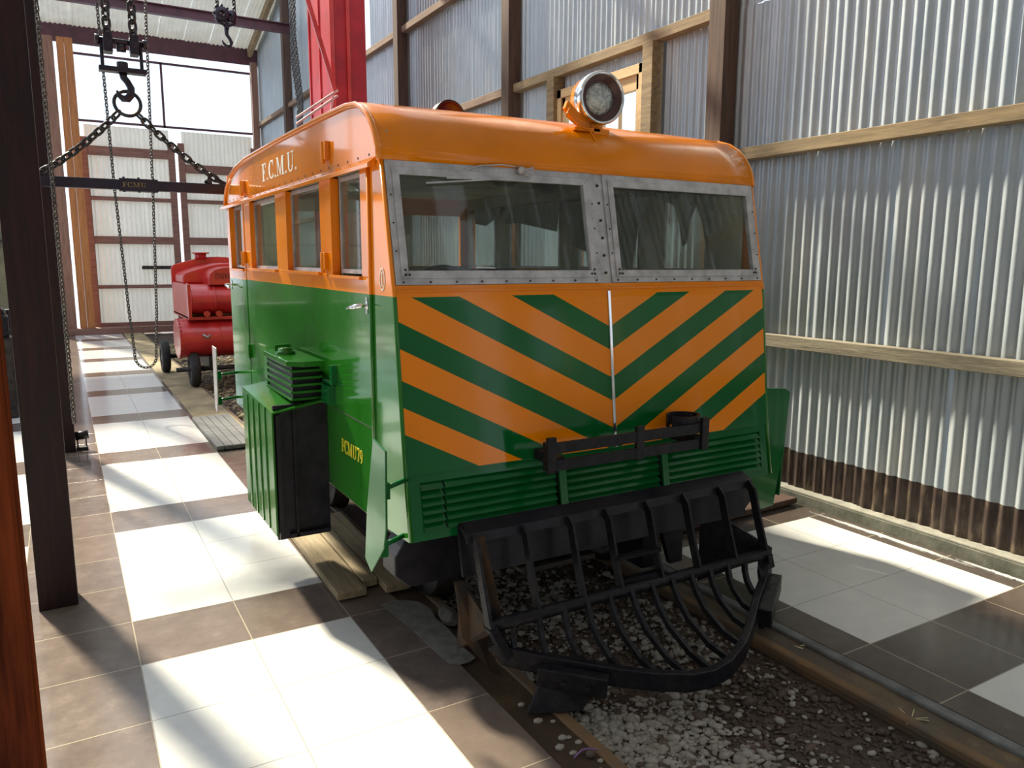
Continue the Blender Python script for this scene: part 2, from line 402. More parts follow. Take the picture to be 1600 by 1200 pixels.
# ------------------------------------------------------------------ lettering (serif, built as flat strokes)
def g_arc(cx, cz, rx, rz, a0, a1, t0, t1, n=14):
    out = []
    for i in range(n):
        A = [R(a0 + (a1 - a0) * (i + k) / n) for k in (0, 1)]
        def th(a): return t0 + (t1 - t0) * abs(math.cos(a))
        q = []
        for a in A: q.append((cx + rx * math.cos(a), cz + rz * math.sin(a)))
        for a in reversed(A): q.append((cx + (rx - th(a)) * math.cos(a), cz + (rz - th(a)) * math.sin(a)))
        out.append(q)
    return out
def rc(x0, x1, z0, z1): return [(x0, z0), (x1, z0), (x1, z1), (x0, z1)]
GL = {
 'F': ([rc(.12, .28, 0, 1), rc(0, .42, 0, .05), rc(0, .6, .94, 1), rc(.54, .6, .72, 1), rc(.28, .46, .48, .53), rc(.42, .47, .38, .63)], .68),
 'E': ([rc(.12, .28, 0, 1), rc(0, .6, 0, .06), rc(.54, .6, 0, .28), rc(0, .58, .94, 1), rc(.53, .58, .74, 1), rc(.28, .46, .48, .53), rc(.42, .47, .38, .63)], .70),
 'C': (g_arc(.38, .5, .38, .52, 52, 308, .05, .17) + [rc(.60, .65, .68, 1.0), rc(.60, .65, 0, .26)], .76),
 'G': (g_arc(.38, .5, .38, .52, 52, 308, .05, .17) + [rc(.60, .65, .68, 1.0), rc(.54, .68, 0, .42), rc(.44, .78, .40, .45)], .86),
 'M': ([rc(.10, .15, 0, 1), rc(.74, .90, 0, 1), rc(0, .26, 0, .05), rc(.64, 1.0, 0, .05), rc(0, .2, .95, 1), rc(.8, 1.0, .95, 1),
        [(.10, 1), (.26, 1), (.54, .02), (.46, .02)], [(.46, .02), (.52, .02), (.80, 1), (.74, 1)]], 1.08),
 'N': ([rc(.10, .15, 0, 1), rc(.66, .71, 0, 1), rc(0, .26, 0, .05), rc(0, .2, .95, 1), rc(.54, .82, .95, 1), [(.08, 1), (.26, 1), (.71, 0), (.62, 0)]], .90),
 'U': ([rc(.10, .26, .28, 1), rc(.62, .67, .28, 1), rc(0, .38, .95, 1), rc(.5, .8, .95, 1)] + g_arc(.385, .3, .285, .32, 180, 360, .06, .12), .86),
 'R': ([rc(.12, .28, 0, 1), rc(0, .42, 0, .05), rc(0, .4, .94, 1), rc(.28, .42, .47, .52), [(.36, .5), (.52, .5), (.76, 0), (.60, 0)]] + g_arc(.38, .735, .26, .265, -90, 90, .05, .15), .80),
 'I': ([rc(.14, .30, 0, 1), rc(0, .44, 0, .06), rc(0, .44, .94, 1)], .52),
 '.': ([rc(.02, .16, 0, .13)], .26), ' ': ([], .35),
 '7': ([rc(.02, .56, .90, 1), rc(.02, .07, .74, .96), [(.16, 0), (.34, 0), (.56, .9), (.49, .9)]], .64),
 '9': (g_arc(.28, .68, .27, .32, 0, 360, .05, .13) + g_arc(.10, .5, .45, .5, -80, 25, .05, .14), .64),
}
def text(mb, s, origin, u, v, n, height, wscale=1., th=.0015, gap=.04):
    u = Vector(u); v = Vector(v); o = Vector(origin); x = 0
    for ch in s:
        strokes, adv = GL[ch]
        for k, st in enumerate(strokes):
            lift = Vector(n).normalized() * (.00002 * k)
            mb.poly([o + u * (x + a * height * wscale) + v * (b * height) + lift for a, b in st], n, th)
        x += (adv + gap) * height * wscale
    return x

# ================================================================== SETTING
W = 4.42
AMP = .0088; PITCH = .0765
def corrugate(name, mat, u0, u1, zbands, place, holes=(), step=7, amp=AMP, pitch=PITCH, sheetw=.55, lap=.021, parent=None):
    mb = MB(); du = pitch / step
    for bi, (za, zb) in enumerate(zbands):
        off = (bi * .17) % .5
        ns = int(math.ceil((u1 - u0) / sheetw)) + 1
        for k in range(-1, ns):
            a = u0 + k * sheetw - off * sheetw; b = a + sheetw + .004
            a = max(a, u0); b = min(b, u1)
            if b - a < .02: continue
            parts = [(a, b, None)]
            for h in holes:
                if zb > h[2] and za < h[3] and a < h[1] and b > h[0]:
                    parts = []
                    if a < h[0]: parts.append((a, h[0], None))
                    parts.append((max(a, h[0]), min(b, h[1]), h))
                    if b > h[1]: parts.append((h[1], b, None))
            rnd = random.uniform(-.002, .002); bend = random.uniform(-.004, .004)
            for (pa, pb, h) in parts:
                n = max(2, int((pb - pa) / du)); cols = []
                for i in range(n + 1):
                    u = pa + (pb - pa) * i / n
                    t = (u - a) / sheetw
                    d = amp * math.sin(2 * math.pi * u / pitch) + lap * t + rnd
                    cols.append((u, d))
                zs = [za, (za + zb) / 2, zb]
                stacks = [zs]
                if h: stacks = [q for q in ([za, (za + h[2]) / 2, h[2]], [h[3], (h[3] + zb) / 2, zb]) if q[2] - q[0] > .01]
                for zs in stacks:
                    rows = []
                    for j, zz in enumerate(zs):
                        rows.append([place(u, d + (bend if j == 1 and not h else 0), zz) for u, d in cols])
                    mb.sheet(rows, smooth=True)
    return mb.build(name, mat, parent, origin=(0, 0, 0) if parent is None else None)

# right wall (openings for the high window)
WIN = (5.26, 6.56, 2.43, 3.28)
bands = [(.07, 1.12), (1.12, 2.43), (2.43, 3.47), (3.47, 4.80), (4.80, 6.7), (6.7, 8.3)]
wr = struct(corrugate('wall_right', 'sheet', -3.0, 19.8, bands, lambda u, d, z: (W - d, u, z), holes=[WIN, (-2.2, -1.45, 1.45, 2.15), (-.55, -.05, 1.5, 2.15), (11.95, 12.35, 4.85, 6.6)]))
# other walls (mostly out of view; openings shaped to steer the light)
struct(corrugate('wall_front', 'wall_plain', -6.0, 4.45, [(0, 2.6), (3.6, 6.6)], lambda u, d, z: (u, -4.0 + d, z), step=4, parent=None))
mb = MB()
for a, b in ((-6.0, -1.6), (-.6, .9), (1.9, 4.45)): mb.box(a, b, -4.03, -3.99, 2.6, 3.6)
struct(mb.build('trim_1', 'wall_plain'))
struct(corrugate('wall_left', 'wall_plain', -4.0, 19.8, [(0, 1.0), (1.0, 6.4)], lambda u, d, z: (-6.0 + d, u, z), step=4, holes=[(5.5, 19.0, 1.0, 4.6)]))

# floors
mb = MB(); mb.box(-6.1, 1.32, -4.05, 19.9, -.12, 0); struct(mb.build('floor_left', 'tiles_left', origin=(0, 0, 0)))
mb = MB(); mb.box(2.79, 4.32, -4.05, 19.9, -.12, 0); struct(mb.build('floor_right', 'tiles_right', origin=(0, 0, 0)))
mb = MB(); mb.box(1.32, 1.475, -4.05, 7.2, -.13, -.012); mb.box(2.622, 2.74, -4.05, 19.9, -.13, -.018)
struct(mb.build('floor_track_edge', 'bed', origin=(0, 0, 0)))
mb = MB(); mb.box(1.10, 1.475, 7.2, 19.9, -.13, .006); struct(mb.build('floor_far_strip', 'far_ground', origin=(0, 0, 0)))
# track bed soil
mb = MB(); g = []
for i in range(45):
    y = -4 + i * (23.9 / 44); g.append([(1.47 + j * (1.155 / 9), y, -.062 + random.uniform(-.008, .008)) for j in range(10)])
mb.sheet(g); struct(mb.build('floor_track_bed', 'soil', origin=(0, 0, 0)))
# curb on right of the track and kerb at the wall
mb = MB(); mb.ext_x([(-4.05, -.13), (-4.05, -.002), (19.9, -.002), (19.9, -.13)], 2.74, 2.795)
struct(mb.build('trim_2', 'curb', origin=(0, 0, 0), bevel=.008))
mb = MB(); mb.box(4.32, 4.46, -4.05, 19.9, -.12, .075); struct(mb.build('trim_3', 'kerb', origin=(0, 0, 0), bevel=.006))
mb = MB(); mb.box(4.325, 4.455, -4.05, 19.9, .0755, .090); struct(mb.build('trim_4', 'kerb_top', origin=(0, 0, 0), bevel=.004))
# cement spill along the kerb + patches
def blob(mb, cx, cy, rx, ry, z, n=26, rot=0, jag=.25, th=.004):
    pts = []
    for i in range(n):
        a = 2 * math.pi * i / n; r = 1 + random.uniform(-jag, jag)
        x = rx * r * math.cos(a); y = ry * r * math.sin(a)
        pts.append((cx + x * math.cos(rot) - y * math.sin(rot), cy + x * math.sin(rot) + y * math.cos(rot), z))
    mb.poly(pts, (0, 0, 1), th)
for (nm, mat, args, lab) in [
    ('cement_spill', 'lime', (4.255, 2.75, .022, .42, 0, 60, 0, .35), 'longer white cement smear on the tiles along the wall kerb'),
    ('cement_spill', 'lime', (4.285, 2.05, .014, .22, 0, 40, 0, .35), 'shorter thin white cement smear beside the wall kerb nearer the picture edge'),
    ('cement_patch', 'patch', (1.335, 3.02, .085, .36, -.001, 40, 0, .05), 'grey cement patch between the walkway tiles and the rail'),
    ]:
    mb = MB()
    if nm == 'cement_patch': mb.poly([(x + random.uniform(-.006, .006), y + random.uniform(-.006, .006), -.001) for x, y in ((1.235, 3.39), (1.29, 3.40), (1.35, 3.37), (1.405, 3.33), (1.42, 3.22), (1.40, 3.12), (1.415, 3.02), (1.41, 2.90), (1.395, 2.80), (1.40, 2.70), (1.355, 2.685), (1.31, 2.69), (1.285, 2.72), (1.27, 2.9), (1.26, 3.1), (1.245, 3.25))], (0, 0, 1), .004)
    else: blob(mb, *args)
    tag(mb.build(nm, mat), lab, 'cement patch')

# rails
for (x, lab) in ((1.497, 'left rusty rail beside the walkway tiles'), (2.600, 'right rusty rail beside the grey cement curb')):
    mb = MB(); prof = [(-.028, -.13), (.028, -.13), (.008, -.105), (.008, -.045), (.024, -.034), (.024, -.012), (.018, -.006), (-.018, -.006), (-.024, -.012), (-.024, -.034), (-.008, -.045), (-.008, -.105)]
    pts = [(x + a, -4.0, b + .004) for a, b in prof]
    mb.poly(pts, (0, 1, 0), 23.8)
    tag(mb.build('rail', 'rail'), lab, 'rail', 'rails of the track')

# gravel: loose stones covering the track bed
def stone_mesh(name, r, sub=1):
    bm = bmesh.new(); bmesh.ops.create_icosphere(bm, subdivisions=sub, radius=1)
    for v_ in bm.verts: v_.co *= 1 + random.uniform(-.16, .16)
    vs = [tuple(v_.co) for v_ in bm.verts]; fs = [tuple(q.index for q in f.verts) for f in bm.faces]; bm.free(); return vs, fs
PROTO = [stone_mesh('s', 1) for _ in range(9)]
def stones(n, yr, xr, size, zc, dens=None):
    mb = MB(); c = 0
    while c < n:
        x = random.uniform(*xr); y = random.uniform(*yr)
        if dens and random.random() > dens(x, y): continue
        s_ = size * random.lognormvariate(0, .42); sx_, sy_, sz_ = s_ * random.uniform(.8, 1.5), s_ * random.uniform(.6, 1.), s_ * random.uniform(.35, .6)
        vs, fs = random.choice(PROTO); e = Euler((random.uniform(-.3, .3), random.uniform(-.3, .3), random.uniform(0, 6.3))).to_matrix()
        mb.add([e @ Vector((a * sx_, b * sy_, d * sz_)) + Vector((x, y, zc + sz_ * .45)) for a, b, d in vs], fs, True); c += 1
    return mb
def dens_pale(x, y):
    # pale stones are dense on the left of the near bed, sparse to the right
    t = (x - 1.5) / 1.1
    d = math.sin(x * 5.1 + y * 3.3) * .25 + math.sin(x * 11 - y * 7) * .15
    if y < 2.2: return max(.05, min(1, 1.5 - 2.1 * t + d))
    return max(.04, .34 - .3 * t + d * .6)
o = stones(7500, (.2, 3.6), (1.535, 2.565), .0105, -.058, dens_pale).build('gravel', 'pebble', origin=(2.05, 2, -.06)); o['kind'] = 'stuff'
tag(o, 'pale rounded gravel spread over the track bed between the rails', 'gravel')
o = stones(9000, (.2, 3.8), (1.535, 2.565), .009, -.062).build('crushed_stone', 'stone_dark', origin=(2.05, 2, -.06)); o['kind'] = 'stuff'
tag(o, 'dark brown crushed stone lying under the pale gravel', 'gravel')
o = stones(2200, (6.2, 17), (1.55, 2.55), .02, -.06).build('ballast', 'far_ground', origin=(2.05, 11, -.06)); o['kind'] = 'stuff'
tag(o, 'sandy ballast on the far track under the red compressor', 'gravel')

# ---- posts
def post(x0, x1, y0, y1, h, mat, label, z0=0., group=None, nm='timber_post'):
    mb = MB(); mb.box(x0, x1, y0, y1, z0, h); return tag(mb.build(nm, mat, bevel=.0025), label, 'post', group)
post(-.235, -.075, 1.10, 1.26, 6.6, 'post_near', 'nearest varnished red-brown timber post at the left edge of the picture')
post(-.215, -.05, 4.12, 4.28, 6.6, 'post', 'dark timber post standing full height in front of the walkway on the left')
post(-.17, -.005, 7.55, 7.71, 6.6, 'post', 'dark timber post right behind the big left post, beside the floor spotlight')
post(-.17, -.01, 10.9, 11.06, 6.6, 'post', 'third dark timber post of the left row, mostly hidden by the nearer ones')
labs = ['brown timber wall post nearest the railcar windscreen, right of the headlamp', 'timber wall post left of the headlamp, right of the maroon drum',
        'timber wall post right of the red crane column', 'timber wall post hidden behind the red crane column', 'timber wall post behind the hanging chains near the far end']
for k, y in enumerate((4.285, 7.395, 10.47, 13.55, 16.6)):
    if k == 3: continue
    post(4.245, W - .034, y, y + .16, 7.2, 'post_right', labs[k])
# ---- girts of the right wall
gi = 5
segs = [(-3.0, 4.285), (4.445, 7.395), (7.555, 10.47), (10.63, 16.6), (16.76, 19.6)]
for a, b in segs:
    for z, ok in ((1.075, True), (2.39, True), (3.43, a > 0), (4.75, True)):
        if not ok: continue
        if z == 2.39 and a == 4.445: continue
        mb = MB()
        mb.box(4.30, W - .034, a, b, z, z + .085); struct(mb.build('trim_%d' % gi, ('girt_grey' if z < 1.1 else 'girt') if a < 7 else 'girt_far', bevel=.004)); gi += 1
# studs round the high window
for y in (5.10, 6.56):
    mb = MB(); mb.box(4.27, W - .034, y, y + .13, 2.2, 3.43); struct(mb.build('trim_%d' % gi, 'girt', bevel=.004)); gi += 1
# window_1
w = struct(bpy.data.objects.new('window_1', None)); COL.objects.link(w); w.location = (4.36, 5.9, 2.40); ROOTS['window_1'] = (4.36, 5.9, 2.40)
mb = MB()
mb.box(4.31, 4.40, 5.23, 6.56, 3.22, 3.30).box(4.31, 4.40, 5.23, 6.56, 2.36, 2.43).box(4.31, 4.40, 5.23, 5.32, 2.36, 3.30).box(4.31, 4.40, 6.49, 6.56, 2.36, 3.3)
mb.build('window_frame', 'pine', w, bevel=.003)
mb = MB()
for ya, yb in ((5.32, 5.90), (5.90, 6.49)):
    mb.box(4.33, 4.38, ya, yb, 3.10, 3.22).box(4.33, 4.38, ya, yb, 2.43, 2.50).box(4.33, 4.38, ya, ya + .05, 2.43, 3.22).box(4.33, 4.38, yb - .05, yb, 2.43, 3.22)
    mb.box(4.34, 4.37, (ya + yb) / 2 - .01, (ya + yb) / 2 + .01, 2.45, 3.2)
mb.build('sash', 'pine', w, bevel=.002)
mb = MB(); mb.box(4.352, 4.356, 5.34, 6.48, 2.45, 3.2); mb.build('glass_pane', 'pane', w)

for n_, (ya, yb, za, zb) in ((3, (-2.2, -1.45, 1.45, 2.15)), (4, (-.55, -.05, 1.5, 2.15))):
    w = struct(bpy.data.objects.new('window_%d' % n_, None)); COL.objects.link(w); w.location = (4.38, ya, za); ROOTS[w.name] = (4.38, ya, za)
    mb = MB(); mb.box(4.33, 4.39, ya - .05, yb + .05, zb, zb + .06).box(4.33, 4.39, ya - .05, yb + .05, za - .06, za).box(4.33, 4.39, ya - .05, ya, za, zb).box(4.33, 4.39, yb, yb + .05, za, zb)
    mb.build('window_frame', 'pine', w); mb = MB(); mb.box(4.36, 4.364, ya, yb, za, zb); mb.build('glass_pane', 'pane', w)
# ---- far end wall with the sliding doors and the glazing above
YB = 19.7
def framebox(mb, x0, x1, z0, z1, t, y=YB, d=.07):
    mb.box(x0, x1, y - d, y, z1 - t, z1).box(x0, x1, y - d, y, z0, z0 + t).box(x0, x0 + t, y - d, y, z0 + t, z1 - t).box(x1 - t, x1, y - d, y, z0 + t, z1 - t)
def door(n, x0, x1, rails, latch=False):
    loc = ((x0 + x1) / 2, YB, 0.05)
    d = struct(bpy.data.objects.new('door_%d' % n, None)); COL.objects.link(d); d.location = loc; ROOTS[d.name] = loc
    corrugate('door_sheet', 'sheet_back', x0 + .1, x1 - .1, [(.15, 4.55)], lambda u, dd, z: (u, YB + .02 - dd, z), parent=d, amp=.020, pitch=.095, lap=.006)
    mb = MB(); t_ = 4.28; mb.box(x0, x0 + .14, YB - .07, YB, .06, t_).box(x1 - .14, x1, YB - .07, YB, .06, t_).box(x0 + .14, x1 - .14, YB - .07, YB, .06, .22)
    for z, hh in rails: mb.box(x0 + .14, x1 - .14, YB - .06, YB - .01, z - hh, z + hh)
    mb.build('door_frame', 'girt_x', d, bevel=.005)
    if latch:
        mb = MB(); mb.box(x1 - .85, x1 + .2, YB - .12, YB - .08, 1.42, 1.50); mb.build('door_bar', 'dark_steel', d)
door(1, .56, 2.46, ((1.03, .04), (2.07, .085), (2.98, .045), (4.0, .10)), True)
door(2, 2.53, 4.30, ((1.03, .04), (2.07, .085), (2.98, .045), (3.72, .10)))
struct(corrugate('wall_back', 'sheet_back', -6.0, -.2, [(0, 1.0)], lambda u, d, z: (u, YB - d, z), step=4))  # kept low so open sky reflects in the railcar side
mb = MB(); mb.box(-6.0, 4.45, YB - .04, YB, 6.18, 6.55); struct(mb.build('trim_%d' % gi, 'steel_beam')); gi += 1
# glazing above the doors
w = struct(bpy.data.objects.new('window_2', None)); COL.objects.link(w); w.location = (2.3, YB, 4.55); ROOTS['window_2'] = (2.3, YB, 4.55)
mb = MB(); framebox(mb, .50, 4.28, 4.60, 6.02, .045, YB + .04, .05); mb.box(2.27, 2.315, YB - .01, YB + .04, 4.6, 6.0)
mb.build('window_frame', 'steel_beam', w)
mb = MB(); mb.box(.53, 4.25, YB + .01, YB + .014, 4.63, 6.0); mb.build('glass_pane', 'pane', w)
# uprights at the left of the far doors
for k, (x0, x1, y, mt, lab) in enumerate([(.417, .57, 19.29, 'orange_wood', 'orange pine upright touching the left leaf of the far doors'),
                              (.275, .413, 19.3, 'orange_wood', 'orange pine upright just right of the bright vertical gap'),
                              (-.25, .215, 19.3, 'frame_z', 'wide grey-brown upright left of the bright vertical gap by the far doors')]):
    mb = MB(); mb.box(x0, x1, y, y + .12, 0, 6.2); tag(mb.build('door_upright', mt, bevel=.005), lab, 'post')
mb = MB(); mb.box(4.20, 4.34, 19.4, 19.55, 0, 6.2); tag(mb.build('door_upright', 'frame_z', bevel=.005), 'dark upright at the right end of the bright glazing', 'post')
mb = MB(); mb.box(-.2, 4.3, 19.2, 19.5, 0, .14); tag(mb.build('threshold_beam', 'girt_x', bevel=.01), 'low timber threshold lying under the far doors', 'beam')

# ---- roof (back slope seen, front slope behind the camera; long open roof light between, unseen and shaped for the sun)
def roofz(y): return 6.52 + (19.7 - y) * .27
def roof_place(z_of):
    def f(u, d, s_):
        y = s_; return (u, y, z_of(y) + d)
    return f
struct(corrugate('ceiling', 'sheet_roof', -6.0, 4.5, [(16.8, 19.75)], roof_place(roofz), step=6, amp=.014, pitch=.09))
struct(corrugate('ceiling_front', 'sheet_roof', -6.0, 4.5, [(-4.0, 5.5)], lambda u, d, s_: (u, s_, 6.5 + (s_ + 4) * .15 + d), step=4, amp=.014, pitch=.09))  # unseen slope, closed to cut light on the railcar front
for k, (x, y0, y1) in enumerate([(4.22, 15.5, 19.6), (-1.2, 15.5, 19.6)]):
    mb = MB(); mb.bar((x, y1, roofz(y1) - .12), (x, y0, roofz(y0) - .12), .09, .18); struct(mb.build('trim_%d' % gi, 'girt', bevel=.004)); gi += 1
mb = MB()
for zz, ww in ((6.03, .12), (6.19, .12)): mb.box(-6, 4.25, 15.94, 15.94 + ww, zz - .008, zz + .008)
mb.box(-6, 4.25, 15.993, 16.007, 6.03, 6.19)
tag(mb.build('steel_girder', 'steel_beam'), 'maroon steel girder crossing under the roof in front of the far doors', 'beam')

# ---- red crane column
cr = empty('crane_column', (3.22, 9.7, 0), 'tall red steel crane column standing behind the railcar roof', 'crane')
mb = MB(); mb.box(3.0, 3.44, 9.5, 10.40, 0, 6.4); mb.build('column', 'dark_red', cr, bevel=.008)
mb = MB(); mb.box(2.985, 3.035, 9.47, 9.50, 0, 6.4); mb.box(3.19, 3.23, 9.47, 9.5, 0, 6.4); mb.build('flange', 'red', cr)
mb = MB(); mb.bar((2.66, 9.36, 4.75), (3.0, 9.36, 3.62), .05, .03, (0, 1, 0)); mb.build('brace', 'red', cr)
mb = MB(); mb.bar((2.50, 9.3, 3.22), (3.02, 9.36, 3.60), .03, .025); mb.bar((2.50, 9.3, 3.29), (3.02, 9.36, 3.66), .03, .025); mb.bar((2.96, 9.33, 3.60), (2.90, 9.33, 3.30), .02, .02); mb.build('jib_arm', 'pink_red', cr)
mb = MB(); mb.box(2.985, 3.0, 9.93, 9.96, 0, 6.4).box(2.985, 3.0, 10.36, 10.40, 0, 6.4); mb.build('stiffener', 'red', cr)

# ---- chains
def link_pts(c, d, nrm, L_, w_, n=16):
    out = []
    for i in range(n):
        a = 2 * math.pi * i / n
        x = math.cos(a); y = math.sin(a)
        sx_ = (L_ / 2 - w_ / 2) * (1 if x > 0 else -1) * (min(1, abs(x) * 3)) + w_ / 2 * x
        out.append(c + d * sx_ + nrm * (w_ / 2 * y))
    return out
def chain(mb, pts, pitch, wire, width, n=14, seg=6):
    pts = [Vector(q) for q in pts]; segs_ = []; total = 0
    for a, b in zip(pts, pts[1:]): segs_.append((a, b, total)); total += (b - a).length
    k = 0; s_ = pitch / 2; L_ = pitch + 2.2 * wire
    while s_ < total:
        for a, b, t in segs_:
            l = (b - a).length
            if t <= s_ <= t + l: break
        d = (b - a).normalized(); c = a + d * (s_ - t)
        side = d.cross(Vector((0, 1, 0)))
        if side.length < .1: side = d.cross(Vector((1, 0, 0)))
        side.normalize(); oth = d.cross(side)
        a1 = R(35) if k % 2 else R(125)
        nn = side * math.cos(a1) + oth * math.sin(a1)
        mb.tube(link_pts(c, d, nn, L_, width, n), wire, seg, closed=True)
        s_ += pitch; k += 1
    return k
YH = 6.5
# hook block on two fall chains
hb = empty('chain_hoist', (.50, YH, 2.85), 'large black hook block hanging on two chains at the upper left', 'hoist')
mb = MB()
for x in (.415, .585): mb.box(x - .028, x + .028, YH - .05, YH + .05, 3.13, 3.26).lathe([(0, -.03), (.05, -.03), (.055, 0), (.05, .03), (0, .03)], (x, YH, 3.20), (1, 0, 0), 16)
mb.cyl((.345, YH, 3.215), (.66, YH, 3.215), .02, 12).cyl((.47, YH, 3.175), (.53, YH, 3.175), .03, 12)
mb.cyl((.335, YH, 3.215), (.36, YH, 3.215), .034, 8).cyl((.645, YH, 3.215), (.67, YH, 3.215), .034, 8)
mb.build('sheave_block', 'beam_navy', hb)
mb = MB(); mb.cyl((.372, YH, 3.215), (.372, YH, 3.02), .013, 8).cyl((.628, YH, 3.215), (.628, YH, 3.02), .013, 8)
mb.box(.345, .655, YH - .04, YH + .04, 3.0, 3.035).cyl((.50, YH, 3.0), (.50, YH, 3.075), .038, 12)
mb.build('yoke', 'beam_navy', hb, bevel=.003)
mb = MB(); pts = [(.50, 3.0), (.505, 2.96), (.535, 2.92), (.548, 2.875), (.540, 2.83), (.515, 2.805), (.485, 2.81), (.466, 2.84)]
pts = [(.50, 3.0), (.503, 2.97), (.527, 2.94), (.546, 2.90), (.543, 2.855), (.520, 2.825), (.488, 2.822), (.462, 2.845), (.452, 2.875)]
mb.tube([(x, YH, z_) for x, z_ in pts], [.028, .026, .024, .026, .028, .028, .024, .017, .008], 10); mb.build('hook', 'beam_navy', hb)
for x in (.415, .585):
    mb = MB(); chain(mb, [(x, YH, 3.24), (x, YH, 4.6)], .062, .0105, .055); mb.build('lift_chain', 'chain', hb)
rg = MB(); cx, cz, rr = .515, 2.79, .088
rg.tube([(cx + rr * math.cos(a * math.pi / 12), YH + .012 * math.sin(a * math.pi / 12), cz + rr * math.sin(a * math.pi / 12)) for a in range(24)], .0125, 10, closed=True)
tag(rg.build('lifting_ring', 'chain'), 'round steel lifting ring hanging in the hook and holding two chains', 'ring')
for (a, b, lab) in [((.455, YH, 2.725), (-.10, YH, 2.25), 'heavy sling chain running down left from the lifting ring'),
                    ((.575, YH, 2.725), (1.14, YH, 2.262), 'heavy sling chain running down right from the lifting ring to the beam')]:
    mb = MB(); A = Vector(a); B = Vector(b); pts = []
    for i in range(13):
        t = i / 12; q = A.lerp(B, t); q.z -= .035 * 4 * t * (1 - t); pts.append(q)
    chain(mb, pts, .058, .0095, .046); tag(mb.build('sling_chain', 'chain'), lab, 'chain', None)
sb = empty('spreader_beam', (.5, YH, 2.17), 'dark horizontal spreader beam hanging from the sling chains', 'beam')
mb = MB(); mb.box(-.5, 1.55, YH - .035, YH + .035, 2.172, 2.245); mb.build('bar', 'beam_navy', sb, bevel=.003)
mb = MB(); mb.box(.42, .68, YH - .045, YH + .045, 2.163, 2.254)
for x in (.45, .55, .65): mb.cyl((x, YH - .03, 2.155), (x, YH - .03, 2.265), .009, 8)
mb.build('clamp_plate', 'beam_navy', sb)
mb = MB(); text(mb, 'FCMU', (.44, YH - .0455, 2.192), (1, 0, 0), (0, 0, 1), (0, -1, 0), .034, 1.35); mb.build('lettering', 'gold', sb)
mb = MB(); mb.cyl((1.05, YH, 2.23), (1.05, YH, 2.285), .022, 10); mb.tube([(1.02, YH, 2.25), (1.07, YH, 2.32), (1.14, YH, 2.27), (1.2, YH, 2.24)], .012, 8); mb.build('shackle', 'chain', sb)
for (y, z_, lab) in ((YH, 4.6, 'steel cross beam above the picture carrying the large hook block'), (10, 5.6, 'steel cross beam above the picture carrying the small chain hoist')):
    mb = MB(); mb.box(-.3, 4.37, y - .05, y + .05, z_, z_ + .12); tag(mb.build('cross_beam', 'steel_beam'), lab, 'beam')
# hand chain loop behind
mb = MB(); pts = [(.47, 8.9, 5.2), (.50, 8.9, 4.1), (.53, 8.9, 2.4), (.58, 8.9, 1.1), (.60, 8.9, .72)]
for i in range(1, 12):
    a = math.pi + math.pi * i / 12; pts.append((.705 + .105 * math.cos(a), 8.9, .66 + .13 * math.sin(a)))
pts += [(.81, 8.9, .72), (.84, 8.9, 1.1), (.885, 8.9, 2.4), (.93, 8.9, 4.1), (.96, 8.9, 5.2)]
chain(mb, pts, .032, .0055, .024, 10, 5); tag(mb.build('hand_chain', 'chain_far'), 'long thin hand chain loop hanging almost to the floor before the far doors', 'chain')
mb = MB(); chain(mb, [(-.008, 6.35, 4.6), (.0, 6.35, .5)], .034, .0058, .026, 10, 5)
tag(mb.build('hand_chain', 'chain_far'), 'thin chain hanging straight down along the right edge of the big left post', 'chain')
# small hoist
sh = empty('small_hoist', (1.9, 10, 4.15), 'smaller black chain hoist with an open hook near the maroon girder', 'hoist')
mb = MB(); mb.lathe([(.03, -.05), (.075, -.05), (.085, -.02), (.085, .02), (.075, .05), (.03, .05)], (1.86, 10, 4.50), (0, 1, 0), 16).lathe([(.0, -.04), (.06, -.04), (.07, 0), (.06, .04), (0, .04)], (1.965, 10, 4.49), (0, 1, 0), 14).box(1.83, 1.99, 9.97, 10.03, 4.455, 4.475).box(1.885, 1.93, 9.96, 10.04, 4.34, 4.52)
for q in range(8): mb.cyl((1.86 + .088 * math.cos(q * .785), 9.96, 4.5 + .088 * math.sin(q * .785)), (1.86 + .088 * math.cos(q * .785), 10.04, 4.5 + .088 * math.sin(q * .785)), .014, 6)
mb.tube([(1.80, 10, 4.50), (1.82, 10, 4.41), (1.91, 10, 4.37), (2.0, 10, 4.41), (2.02, 10, 4.50)], .016, 8)
mb.build('gear_case', 'beam_navy', sh)
mb = MB(); mb.tube([(1.905, 10, 4.38), (1.905, 10, 4.28), (1.935, 10, 4.24), (1.955, 10, 4.20), (1.935, 10, 4.155), (1.895, 10, 4.15), (1.865, 10, 4.18), (1.85, 10, 4.21)], [.03, .022, .02, .022, .024, .02, .015, .007], 10); mb.build('hook', 'beam_navy', sh)
for x in (1.815, 2.005):
    mb = MB(); chain(mb, [(x, 10, 4.5), (x, 10, 5.6)], .045, .008, .035, 10, 5); mb.build('lift_chain', 'chain', sh)
# chain bundle on the far wall post
for k in range(4):
    mb = MB()
    x = 4.12 + .03 * k; y = 15.15 + .2 * k
    chain(mb, [(x, y, 7.2), (x + .01, y + .1, 5.8 - .1 * k), (x + .05, y - .1, 4.6), (x - .02, y - .05, 3.4)], .06, .012, .045, 8, 5)
    tag(mb.build('hanging_chain', 'chain_far'), 'grey chain hanging with others down the far wall post', 'chain', 'chains hanging at the far wall post')

